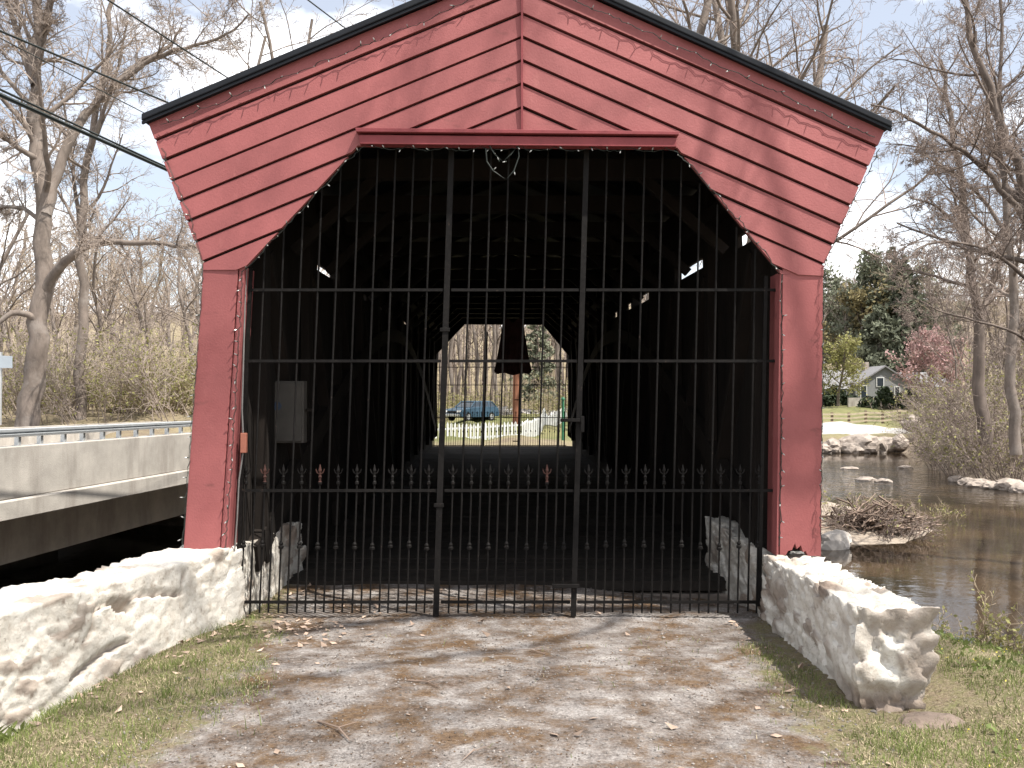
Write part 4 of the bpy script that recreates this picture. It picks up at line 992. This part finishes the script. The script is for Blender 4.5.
# right side
D = 40
BR = dict(n=[14, 9, 7, 5], lr=[.46, .55, .58, .6], minr=.0075)
limbs_tree('dark trunked tree leaning over the river at the right', tuple(at(985, 440, D)), [
    (W_(D+8, (986, 445, 0), (982, 400, 0), (980, 340, 0), (972, 280, 0), (966, 220, 0), (960, 170, -.5), (950, 120, -1), (940, 60, -1)), .36, .09, .3),
    (W_(D+8, (979, 330, 0), (990, 290, .5), (1004, 250, 1), (1018, 210, 1.5)), .16, .06, .3),
    (W_(D+8, (970, 250, 0), (958, 225, -.6), (935, 205, -1.2), (912, 198, -2)), .12, .04, .2)], BR, mt='barkdark', mtw='twigdark')
D = 24
limbs_tree('big pale barked tree at the right edge with limbs over the water', tuple(at(1060, 500, D)), [
    (W_(D, (1062, 520, 0), (1052, 440, 0), (1046, 360, 0), (1040, 290, 0), (1030, 240, 0), (1024, 190, 0), (1010, 140, 0), (985, 80, 0), (965, 20, 0), (950, -60, 0)), .24, .045, .3),
    (W_(D, (1028, 225, 0), (1005, 192, -.3), (975, 160, -.6), (940, 135, -1), (900, 112, -1.5), (872, 104, -2)), .085, .02, .2),
    (W_(D, (1024, 200, 0), (1006, 190, .4), (1000, 160, .8), (998, 110, 1), (1002, 50, 1.2), (1000, -20, 1.6)), .09, .035, .25),
    (W_(D, (1040, 290, 0), (1010, 262, -.5), (975, 245, -1), (935, 240, -1.4), (900, 262, -1.8)), .06, .014, .2),
    (W_(D, (1046, 350, 0), (1010, 330, -.6), (960, 318, -1.4), (915, 300, -2.0)), .05, .012, .2)], dict(n=[15, 9, 7, 5], lr=[.42, .55, .58, .6], minr=.0048), mt='barkdark', mtw='twigdark')
D = 32
limbs_tree('bare tree with reaching limbs above the right bank', tuple(at(1010, 450, D+6)), [
    (W_(D+6, (1016, 455, 0), (1012, 380, 0), (1016, 300, 0), (1008, 230, 0), (1000, 170, 0), (985, 100, 0), (975, 30, 0)), .24, .06, .25),
    (W_(D+6, (1010, 240, 0), (985, 200, 0), (950, 170, -.4), (915, 150, -1)), .10, .03, .2)], BR, mt='bark', mtw='twigdark')
gr_ = 'bare trees on the hillside right of the river'
for k, (px, d, h) in enumerate([(905, 170, 22), (935, 165, 22), (985, 100, 16), (972, 92, 15), (985, 95, 17), (1005, 80, 15), (1030, 90, 17), (1050, 75, 14), (940, 140, 22), (970, 130, 22), (1000, 120, 22), (1020, 110, 20), (920, 170, 24), (890, 175, 24), (860, 185, 24), (835, 190, 22), (958, 70, 11), (995, 64, 11), (1022, 60, 12)]):
    wood_tree(['ra', 'rb', 'rc'][k % 3], px, d, h, .2, 'bare tree on the wooded slope right of the house', gr_, rot=k*1.9, o=FAR, mt='barkdark', mtw=['twigdark', 'twig', 'twigtan'][k % 3])
# tall tree standing on the near right bank, outside the picture; it shades the portal
bare_tree('tall bare tree on the near bank beside the viewer', (9.9, 7.0, -.4), 20, .15, o=dict(minr=.008, n=[12, 8, 6, 4], lr=[.5, .5, .5, .5], start=[.42, .15, .1, .1]), maxl=4)

# leaf masses: crown of small faces through a volume
def leaf_quads(C, s, flat=.0):
    n = len(C); a = rng.normal(size=(n, 3)); a /= np.linalg.norm(a, axis=1, keepdims=True); b = rng.normal(size=(n, 3)); b -= a*(a*b).sum(1, keepdims=True); b /= np.linalg.norm(b, axis=1, keepdims=True)
    sz = s*rng.uniform(.6, 1.4, (n, 1)); V = np.stack([C-a*sz, C+b*sz*.55, C+a*sz, C-b*sz*.55], 1).reshape(-1, 3)
    return V, np.arange(n*4).reshape(n, 4)
def ends(out, levels):
    return np.concatenate([p for l in levels for p, r, n in out[l]])
def leafy(label, loc, h, r, mleaf, nl, s, o=None, name='leafy_tree', cat='tree', maxl=3, mt='bark', mtw='twigdark', group=None, drop=0):
    oo = dict(OPT); oo.update(o or {}); out = [[] for _ in range(maxl+1)]; t = thing(name, label, cat, loc, group)
    grow((loc[0], loc[1], loc[2]-.2), (0, 0, 1), h, r, 0, maxl, out, oo); finish(t, out, mt, mtw)
    E = ends(out, [maxl, maxl-1]); C = E[rng.integers(0, len(E), nl)]+rng.normal(0, s*1.6, (nl, 3)); C[:, 2] -= drop*rng.uniform(0, 1, nl)
    V, Q = leaf_quads(C, s); mesh_np('leaves', V, Q, M[mleaf], t); return t
def conifer(label, loc, h, w, mleaf, nb=60, per=46, s=.26, group=None):
    t = thing('conifer', label, 'tree', loc, group)
    MB().tube([(loc[0], loc[1], loc[2]-.5), (loc[0]+.1, loc[1], loc[2]+h*.5), (loc[0], loc[1], loc[2]+h)], [w*.07, w*.045, .02], 7).build('trunk', M['barkdark'], t)
    br = []; C = []
    for k in range(nb):
        u = (k+rng.uniform(0, 1))/nb; z = loc[2]+h*(.12+.86*u); L_ = w*(1-u)**.75*rng.uniform(.6, 1.15)+.25; a_ = k*2.4+rng.normal(0, .3)
        d = np.array([math.cos(a_), math.sin(a_), rng.uniform(-.25, .2)]); p0 = np.array([loc[0], loc[1], z]); ts = np.linspace(0, 1, 5)
        pts = p0+np.outer(ts, d*L_); pts[:, 2] -= .12*L_*ts**2; br.append((pts, np.linspace(.06, .012, 5), 3))
        m = int(per*(.35+L_/w)); tt = rng.uniform(.25, 1.02, m)**.8; c = p0+np.outer(tt, d*L_); c[:, 2] -= .12*L_*tt**2
        c += rng.normal(0, 1, (m, 3))*np.array([.16, .16, .09])*L_*.9; C.append(c)
    V, Q, _ = tubes(br); mesh_np('branches', V, Q, M['barkdark'], t)
    V, Q = leaf_quads(np.concatenate(C), s); mesh_np('crown', V, Q, M[mleaf], t); return t
conifer('dark evergreen rising right of the house roof', place(905, 152), 22, 5.5, 'needle', 90, 60, .42)
conifer('tall grey green pine with a loose top behind the house', place(893, 166), 25, 6, 'needle2', 80, 50, .45)
conifer('smaller pine left of the tall pines behind the house', place(862, 170), 20, 5.5, 'needle2', 80, 50, .45)
conifer('hazy pine beside the right red pillar', place(838, 178), 19, 5, 'needle2', 70, 46, .45)
conifer('dark bushy evergreen directly behind the house chimney', place(880, 148), 14, 6.5, 'needle', 80, 60, .42)
conifer('dark low evergreen behind the pink tree', place(922, 146), 15, 6, 'needle', 80, 60, .42)
conifer('single green pine seen through the far opening right of the bell', place(537, 84), 9, 2.4, 'needle2', 46, 34, .24)
for px, d, h, m, lab in [(898, 158, 20, 'needle', 'broad dark evergreen mass right of the house chimney'), (868, 162, 18, 'needle2', 'broad grey green evergreen behind the house roof'), (930, 156, 17, 'needle', 'broad evergreen behind the pink blossom'), (846, 168, 17, 'needle2', 'broad pale evergreen near the right red pillar')]:
    leafy(lab, place(px, d), h, .4, m, 5200, .34, dict(minr=.03, start=[.15, .15, .1], n=[14, 8, 6], ang=(40, 80), lr=[.5, .5, .5]), name='evergreen_tree', mtw='twigdark')
leafy('yellowing tree between the pines and the house', place(858, 158), 15, .3, 'yneedle', 2600, .34, dict(minr=.03))
leafy('round pale green willow left of the house', place(838, 122), 8.0, .2, 'bud', 3000, .16, dict(minr=.015, start=[.2, .15, .1], n=[12, 8, 6]), drop=.8)
leafy('pink blossoming tree in front of the grey house', place(925, 120), 9, .24, 'pinkbud', 7000, .19, dict(minr=.02, start=[.15, .15, .1], n=[13, 9, 6], ang=(40, 75), lr=[.8, .55, .5]), mtw='twig')
def hedge(label, loc, w, h):
    t = thing('shrub', label, 'shrub', loc, 'dark shrubs in front of the grey house')
    st = [(np.array([[loc[0], loc[1], loc[2]-.1], [loc[0]+rng.normal(0, w*.2), loc[1]+rng.normal(0, w*.2), loc[2]+h*.6]]), np.array([.05, .02]), 4) for _ in range(6)]
    V, Q, _ = tubes(st); mesh_np('stems', V, Q, M['barkdark'], t)
    c = rng.normal(0, .45, (700, 3)); c = c/np.maximum(1, np.linalg.norm(c, axis=1, keepdims=True))*np.array([w, w*.7, h*.5])+np.array([loc[0], loc[1], loc[2]+h*.5])
    V, Q = leaf_quads(c, .22); mesh_np('leaves', V, Q, M['hedge'], t)
for k, px in enumerate((826, 836, 849, 868, 884, 894, 903, 912, 920, 934, 946)):
    lab = 'dark evergreen shrub against the grey house'
    hedge(lab, place(px, 122 if px > 860 else 126), 1.2, 2.2+.7*math.sin(k*2.1))

# brush and shrubs: many thin arching stems
def brush(label, loc, w, h, n, mt='twigtan', leaves=0, mleaf='bud', ls=.05, name='shrub', group=None, lv=2, r=.012, minr=.004, droop=-.01, cat='shrub'):
    out = [[] for _ in range(lv+1)]; o = dict(OPT); o.update(dict(seg=[7, 5, 4], wig=.11, up=[droop, 0, 0], minr=minr, n=[7, 5, 4], start=[.2, .15, .1], lr=[.5, .45, .4]))
    t = thing(name, label, cat, loc, group)
    for k in range(n):
        a_ = rng.uniform(0, 6.28); q = w*.45*math.sqrt(rng.uniform(0, 1)); x, y = loc[0]+q*math.cos(a_), loc[1]+q*math.sin(a_)
        d = (math.cos(a_)*rng.uniform(.1, .9), math.sin(a_)*rng.uniform(.1, .9), 1)
        z = max(TZ(x, y), WZ) if abs(x-loc[0])+abs(y-loc[1]) < 6 else loc[2]
        grow((x, y, z-.05), d, h*rng.uniform(.55, 1.15), r, 0, lv, out, o)
    V, Q, _ = tubes(sum(out, [])); mesh_np('stems', V, Q, M[mt], t)
    if leaves:
        E = ends(out, [lv, lv-1]); C = E[rng.integers(0, len(E), leaves)]+rng.normal(0, ls, (leaves, 3)); V, Q = leaf_quads(C, ls); mesh_np('leaves', V, Q, M[mleaf], t)
    return t
sh0 = {}
def brush_copy(key, px, d, label, group, rot, sc, **kw):
    loc = place(px, d)
    if key not in sh0: sh0[key] = brush(label, loc, group=group, **kw); return
    t = copy_tree(sh0[key]); t.location = loc; t.rotation_euler = (0, 0, rot); t.scale = (sc, sc, sc); t['label'] = label
k = 0
for px, d in [(-10, 44), (18, 46), (50, 43), (62, 50), (92, 46), (104, 42), (120, 48), (135, 44), (150, 50), (162, 44), (178, 47), (192, 43), (205, 50), (30, 54), (80, 56), (110, 58), (140, 56), (170, 57), (200, 60), (5, 58)]:
    key = ['ba', 'bb', 'bc'][k % 3]
    brush_copy(key, px, d, ['tan leafless bush in the thicket beyond the guard rail', 'bush with yellow green young leaves beyond the guard rail', 'dense brown bush in the thicket beyond the guard rail'][k % 3], 'bushes beyond the guard rail', k*1.1, rng.uniform(.8, 1.3),
               w=4, h=[3.4, 2.2, 4.2][k % 3], n=[26, 24, 30][k % 3], mt=['twigtan', 'twigtan', 'twig'][k % 3], leaves=[900, 2000, 700][k % 3], ls=.07, r=.022, minr=.009); k += 1
for px, d, lab in [(470, 76, ''), (500, 78, ''), (552, 74, ''), (565, 70, ''), (432, 72, ''), (535, 90, '')]:
    brush_copy(['bb', 'ba'][k % 2], px, d, ['bush with a haze of young leaves seen through the far opening', 'bare tan bush seen through the far opening'][k % 2], 'bushes seen through the far opening', k*1.7, .9); k += 1
RB = 'bushes on the right river bank'
for px, d, sc in [(955, 58, 1.1), (968, 54, 1.2), (985, 51, 1.25), (1005, 49, 1.3), (1025, 48, 1.3), (940, 70, 1.2), (925, 78, .8), (975, 62, 1.5), (1000, 58, 1.5), (1020, 55, 1.5), (948, 82, 1.3)]:
    brush_copy(['bd', 'be'][k % 2], px, d, ['tangled brown bush overhanging the right river bank', 'tangled bush with yellow green buds on the right river bank'][k % 2], RB, k*1.3, sc,
               w=4, h=3.2, n=42, mt=['twigdark', 'twig'][k % 2], leaves=[200, 1300][k % 2], ls=.06, r=.02, minr=.007, droop=-.05); k += 1
# driftwood heap on the gravel bar
dp = at(880, 528, 29.5)
def sticks(name, label, c, w, n, m, ln, cat, hgt=.7):
    lst = []
    for _ in range(n):
        a_ = rng.normal(.4, .8); e = rng.normal(0, .35); L_ = ln*rng.uniform(.25, 1.1); u = rng.normal(0, .42); v = rng.normal(0, .3)
        q = np.array([c[0]+u*w, c[1]+v*w*.6, c[2]+hgt*abs(rng.normal(0, .5))*max(.1, 1-u*u)]); d = np.array([math.cos(a_)*math.cos(e), math.sin(a_)*math.cos(e), math.sin(e)])
        ts = np.linspace(-.5, .5, 5); p = q+np.outer(ts, d)*L_+rng.normal(0, L_*.03, (5, 3)); r0 = rng.uniform(.008, .04)**1; lst.append((p, np.linspace(r0, r0*.3, 5), 4))
    V, Q, _ = tubes(lst); return tag(mesh_np(name, V, Q, M[m]), label, cat)
sticks('driftwood_pile', 'tangled heap of grey driftwood on the gravel bar behind the right pillar', (dp.x, 29.5, WZ+.3), 1.9, 420, 'drift', 1.6, 'driftwood', .6)
brush('low brown bush growing through the driftwood heap', (dp.x-.2, 29.3, WZ+.3), 3.0, .95, 40, mt='twigdark', leaves=80, r=.013, minr=.006, droop=-.08)
brush('low green tinged bush at the left end of the gravel bar', (at(845, 0, 31).x, 31, WZ+.3), 2.4, .85, 26, mt='twig', leaves=260, r=.01, minr=.005)
brush('sparse reeds at the right tip of the gravel bar', (at(925, 0, 34).x, 34, WZ+.2), 2.5, .7, 22, mt='twigtan', leaves=160, r=.008, minr=.004, lv=1)
for px, d, w, h, n, lab in [(1040, 7.6, 1.1, 1.15, 26, 'yellow green bush at the right edge of the near bank'), (1010, 7.2, .8, .55, 16, 'low sprawling shrub on the near bank in front of the tall bush'), (975, 7.2, .7, .3, 12, 'small weedy shrub at the top of the near bank behind the short wall')]:
    loc = place(px, d); brush(lab, loc, w, h, n, mt='twigtan', leaves=int(n*45), mleaf='bud', ls=.018, r=.006, minr=.0022)

# wooded background that reads as one mass
def woods(name, areas):
    lst = []
    for n, fx in areas:
        for _ in range(n):
            x, y, h = fx(); z = TZ(x, y)
            pts = np.array([[x, y, z-.5], [x+rng.normal(0, .3), y, z+h*.5], [x+rng.normal(0, .8), y, z+h]]); lst.append((pts, np.array([.2, .14, .03]), 4))
            for k in range(26):
                t = rng.uniform(.15, .98); L_ = h*.30*(1.1-t*.6)*rng.uniform(.5, 1.2); a_ = rng.uniform(0, 6.28); d = np.array([math.cos(a_)*.8, math.sin(a_)*.8, rng.uniform(.3, 1.1)])
                p0 = np.array([x, y, z+h*t*.92]); q = p0+np.outer(np.linspace(0, 1, 4), d*L_)+rng.normal(0, L_*.04, (4, 3)); lst.append((q, np.array([.05, .04, .03, .018]), 3))
                for m in range(4):
                    s_ = rng.uniform(.2, 1); b0 = p0+d*L_*s_; dd = d+rng.normal(0, .6, 3); lst.append((b0+np.outer(np.linspace(0, 1, 3), dd*L_*.45)+rng.normal(0, .1, (3, 3)), np.array([.025, .02, .012]), 3))
    V, Q, _ = tubes(lst); o = mesh_np(name, V, Q, M['twig']); o['kind'] = 'stuff'; o['label'] = 'grey brown leafless wood covering the far hillsides'; o['category'] = 'wood'
woods('distant_wood', [(130, lambda: (rng.uniform(-95, -12), rng.uniform(85, 170), rng.uniform(9, 14))), (80, lambda: (rng.uniform(-20, 24), rng.uniform(105, 190), rng.uniform(14, 20))), (150, lambda: (rng.uniform(50, 190), rng.uniform(155, 260), rng.uniform(13, 20))), (70, lambda: (lambda y: (y*rng.uniform(.52, .85), y, rng.uniform(7, 11)))(rng.uniform(60, 130)))])

# ------------------------------------------------------------------ ground cover: grass, leaves, pebbles
def scatter(n, x0, x1, y0, y1, dens):
    x = rng.uniform(x0, x1, n); y = y0+(y1-y0)*rng.uniform(0, 1, n)**1.3; keep = rng.uniform(0, 1, n) < dens(x, y); return x[keep], y[keep]
def hw_at(y): return np.interp(y, [0, 4.5, 6, 8, 9], [2.6, 1.75, 1.75, 2.1, 2.3]), np.interp(y, [0, 4.5, 8], [-.1, -.1, .05])
def gd(x, y):
    h, c = hw_at(y); p = np.stack([x, y, 0*x], 1); n = fbm(p, 1.6, 3, 21); n2 = fbm(p, 5, 2, 5)
    e = np.abs(x-c)-h
    d = np.clip(sstep(-.25, .15, e+n*.45)*(.45+.9*sstep(-.3, .5, n2)), 0, 1)
    wallx_l = np.interp(y, [2.6, 5.2, 8], [-3.62, -2.93, -2.36]); wallx_r = np.where(y > 5.3, 1.98, 2.7)
    d *= np.where((x > wallx_r) & (x < 2.70) & (y > 5.15), 0, 1)*(x > wallx_l+.02)
    d += .02*(n2 > .35)*(np.abs(x-c) < h)
    return d*(y < 9.0)*np.where(np.abs(x) < 2.2, sstep(8.0, 7.2, y), 1)
x, y = scatter(230000, -4, 6.5, 3.4, 9.0, gd)
z = terrain(x, y); n = len(x)
tuft = (fbm(np.stack([x, y, 0*x], 1), 3.5, 2, 77)+1)*.5
h = (.014+.062*tuft**2)*rng.uniform(.5, 1.5, n)*np.where(x < -1, 1.25, 1.0); a = rng.uniform(0, 6.28, n); w = rng.uniform(.0012, .0028, n)
dx, dy = np.cos(a), np.sin(a); lx, ly = rng.normal(0, .5, n)*h, rng.normal(0, .5, n)*h
B0 = np.stack([x-dx*w, y-dy*w, z-.004], 1); B1 = np.stack([x+dx*w, y+dy*w, z-.004], 1)
M0 = np.stack([x-dx*w*.7+lx*.35, y-dy*w*.7+ly*.35, z+h*.6], 1); M1 = np.stack([x+dx*w*.7+lx*.35, y+dy*w*.7+ly*.35, z+h*.6], 1); Tp = np.stack([x+lx, y+ly, z+h], 1)
V = np.stack([B0, B1, M1, M0, Tp], 1).reshape(-1, 3); b = np.arange(n)*5
go = mesh_np('grass', V, [np.stack([b, b+1, b+2, b+3], 1), np.stack([b+3, b+2, b+4], 1)], M['grass']); go['kind'] = 'stuff'; go['label'] = 'short spring grass along both walls'; go['category'] = 'grass'
x, y = scatter(150000, -4, 6.5, 3.4, 9.0, gd); z = terrain(x, y); n = len(x); a = rng.uniform(0, 6.28, n); L_ = rng.uniform(.015, .06, n); w = rng.uniform(.001, .002, n); e = rng.uniform(0, .5, n)
dx, dy = np.cos(a), np.sin(a); V = np.stack([np.stack([x-dy*w, y+dx*w, z+.003], 1), np.stack([x+dy*w, y-dx*w, z+.003], 1), np.stack([x+dx*L_, y+dy*L_, z+.006+L_*e], 1)], 1).reshape(-1, 3)
sgo = mesh_np('dry_grass', V, np.arange(n*3).reshape(n, 3), mat('straw', (.36, .30, .19), .8, .25, 3, island=.35)); sgo['kind'] = 'stuff'; sgo['label'] = 'dead straw lying in the grass verges'; sgo['category'] = 'dry grass'
# dry leaves
def curled(n, x, y, s, name, m, lab, lift=.006):
    z = terrain(x, y)+lift; n = len(x); a = rng.uniform(0, 6.28, n); sz = s*rng.uniform(.5, 1.4, n); tl = rng.normal(0, .5, n)*sz
    ux, uy = np.cos(a)*sz, np.sin(a)*sz; vx, vy = -np.sin(a)*sz*.5, np.cos(a)*sz*.5
    V = np.stack([np.stack([x-ux, y-uy, z+np.abs(tl)], 1), np.stack([x+vx, y+vy, z+sz*.25], 1), np.stack([x+ux, y+uy, z+np.abs(tl)*.3], 1), np.stack([x-vx, y-vy, z], 1)], 1).reshape(-1, 3); b = np.arange(n)*4
    o = mesh_np(name, V, [np.stack([b, b+1, b+2], 1), np.stack([b, b+2, b+3], 1)], m); o['kind'] = 'stuff'; o['label'] = lab; o['category'] = 'leaves'
def ld(x, y):
    h, c = hw_at(y); wl = np.interp(y, [2.6, 5.2, 8], [-3.62, -2.93, -2.36])
    near_wall = np.exp(-np.clip(x-wl, 0, 9)/.22)*(x > wl)+np.exp(-np.abs(x-1.9)/.12)*.5*(y > 5.3)
    corner = np.exp(-((x+1.9)**2/.35+(y-7.75)**2/.22))*1.0
    ok = np.where((x > 1.95) & (x < 2.7) & (y > 5.1), 0, 1)*(x > wl+.02)
    return np.clip(near_wall*.55+corner+.009, 0, 1)*ok
x, y = scatter(9000, -3.6, 5, 3.5, 9.4, ld); curled(len(x), x, y, .032, 'fallen_leaves', M['deadleaf'], 'dry fallen leaves drifted along the walls and gate')
x, y = scatter(9000, -2.6, 2.6, 3.5, 9.4, lambda x, y: .12+.88*(fbm(np.stack([x, y, 0*x], 1), 1.7, 3, 31) > .12)); curled(len(x), x, y, .0085, 'leaf_litter', mat('brown_litter', (.10, .065, .042), .95, .4, 9, island=.5), 'small brown leaf crumbs and moss scraps on the driveway', .002)
x, y = scatter(7500, -2.4, 2.4, 3.5, 9.6, lambda x, y: .9*(np.abs(x) < 2.2)); z = terrain(x, y); n = len(x); s = rng.uniform(.003, .011, n)*np.where(rng.uniform(0, 1, n) > .97, 2, 1)
oc = np.array([(1, 0, 0), (-.9, .2, 0), (0, 1, .1), (.1, -1, 0), (0, 0, .7), (0, 0, -.7)]); V = (np.stack([x, y, z+s*.25], 1)[:, None, :]+oc[None]*s[:, None, None]*rng.uniform(.7, 1.2, (n, 6, 1))).reshape(-1, 3)
fc = np.array([(0, 2, 4), (2, 1, 4), (1, 3, 4), (3, 0, 4), (2, 0, 5), (1, 2, 5), (3, 1, 5), (0, 3, 5)]); Fp = (np.arange(n)[:, None, None]*6+fc[None]).reshape(-1, 3)
po = mesh_np('gravel', V, Fp, M['pebble']); po['kind'] = 'stuff'; po['label'] = 'loose grey gravel on the driveway'; po['category'] = 'gravel'
x, y = scatter(1300, 2.3, 6, 4.2, 8.6, lambda x, y: .35*((x > 2.75) | (y < 5.0))); z = terrain(x, y)+rng.uniform(.02, .06, len(x)); V, Q = leaf_quads(np.stack([x, y, z], 1), .006)
yo = mesh_np('yellow_flowers', V, Q, M['yellow']); yo['kind'] = 'stuff'; yo['label'] = 'tiny yellow flowers in the grass at the lower right'; yo['category'] = 'flowers'
x, y = scatter(2600, 2.4, 6.2, 4.0, 8.8, lambda x, y: .8*((x > 2.75) | (y < 5.0))*(fbm(np.stack([x, y, 0*x], 1), 1.3, 2, 4) > -.15)); z = terrain(x, y)+rng.uniform(.01, .05, len(x)); V, Q = leaf_quads(np.stack([x, y, z], 1), .022)
co_ = mesh_np('ground_cover', V, Q, mat('ground_cover_leaves', (.13, .165, .05), .7, .3, 4, leaf=.3, island=.3)); co_['kind'] = 'stuff'; co_['label'] = 'low leafy ground cover at the lower right'; co_['category'] = 'ground cover'
for k, (px, py, px2, py2, r, lab) in enumerate([(318, 722, 350, 742, .006, 'thin forked stick on the driveway at lower left'), (474, 752, 462, 764, .004, 'short pale stick near the lower middle of the driveway'), (408, 682, 440, 690, .005, 'dry twig lying on the driveway below the gate post'), (545, 648, 512, 641, .004, 'small dry twig on the pale gravel just before the gate')]):
    d1 = 1.78*F/(py-400); d2 = 1.78*F/(py2-400); a = Vector(P(px, py, d1)); c = Vector(P(px2, py2, d2)); a.z = TZ(a.x, a.y)+r+.004; c.z = TZ(c.x, c.y)+r+.006; m_ = (a+c)/2+Vector((.02, .03, .006))
    mb = MB(); mb.tube([a, m_, c], [r, r*.8, r*.4], 5); mb.tube([m_, m_+Vector((.09, .05, .012))], [r*.6, r*.3], 4); tag(mb.build('stick', M['drift']), lab, 'stick')
wt = thing('weed_clump', 'broad leaved weed clump at the foot of the long white wall', 'weed', place(12, 5.15))
lst = []
for q in range(46):
    a_ = rng.uniform(0, 6.28); L_ = rng.uniform(.08, .2); w_ = .012; p0 = Vector(wt.location)+Vector((rng.normal(0, .10), rng.normal(0, .10), -.01)); dv = Vector((math.cos(a_), math.sin(a_), rng.uniform(.5, 1.4))).normalized(); sd = Vector((-math.sin(a_), math.cos(a_), 0))*w_
    lst.append((p0, p0+dv*L_*.5+sd, p0+dv*L_+Vector((0, 0, -.03)), p0+dv*L_*.5-sd))
MB().add([v for q in lst for v in q], [(4*i, 4*i+1, 4*i+2, 4*i+3) for i in range(len(lst))]).build('leaves', M['grass'], wt)
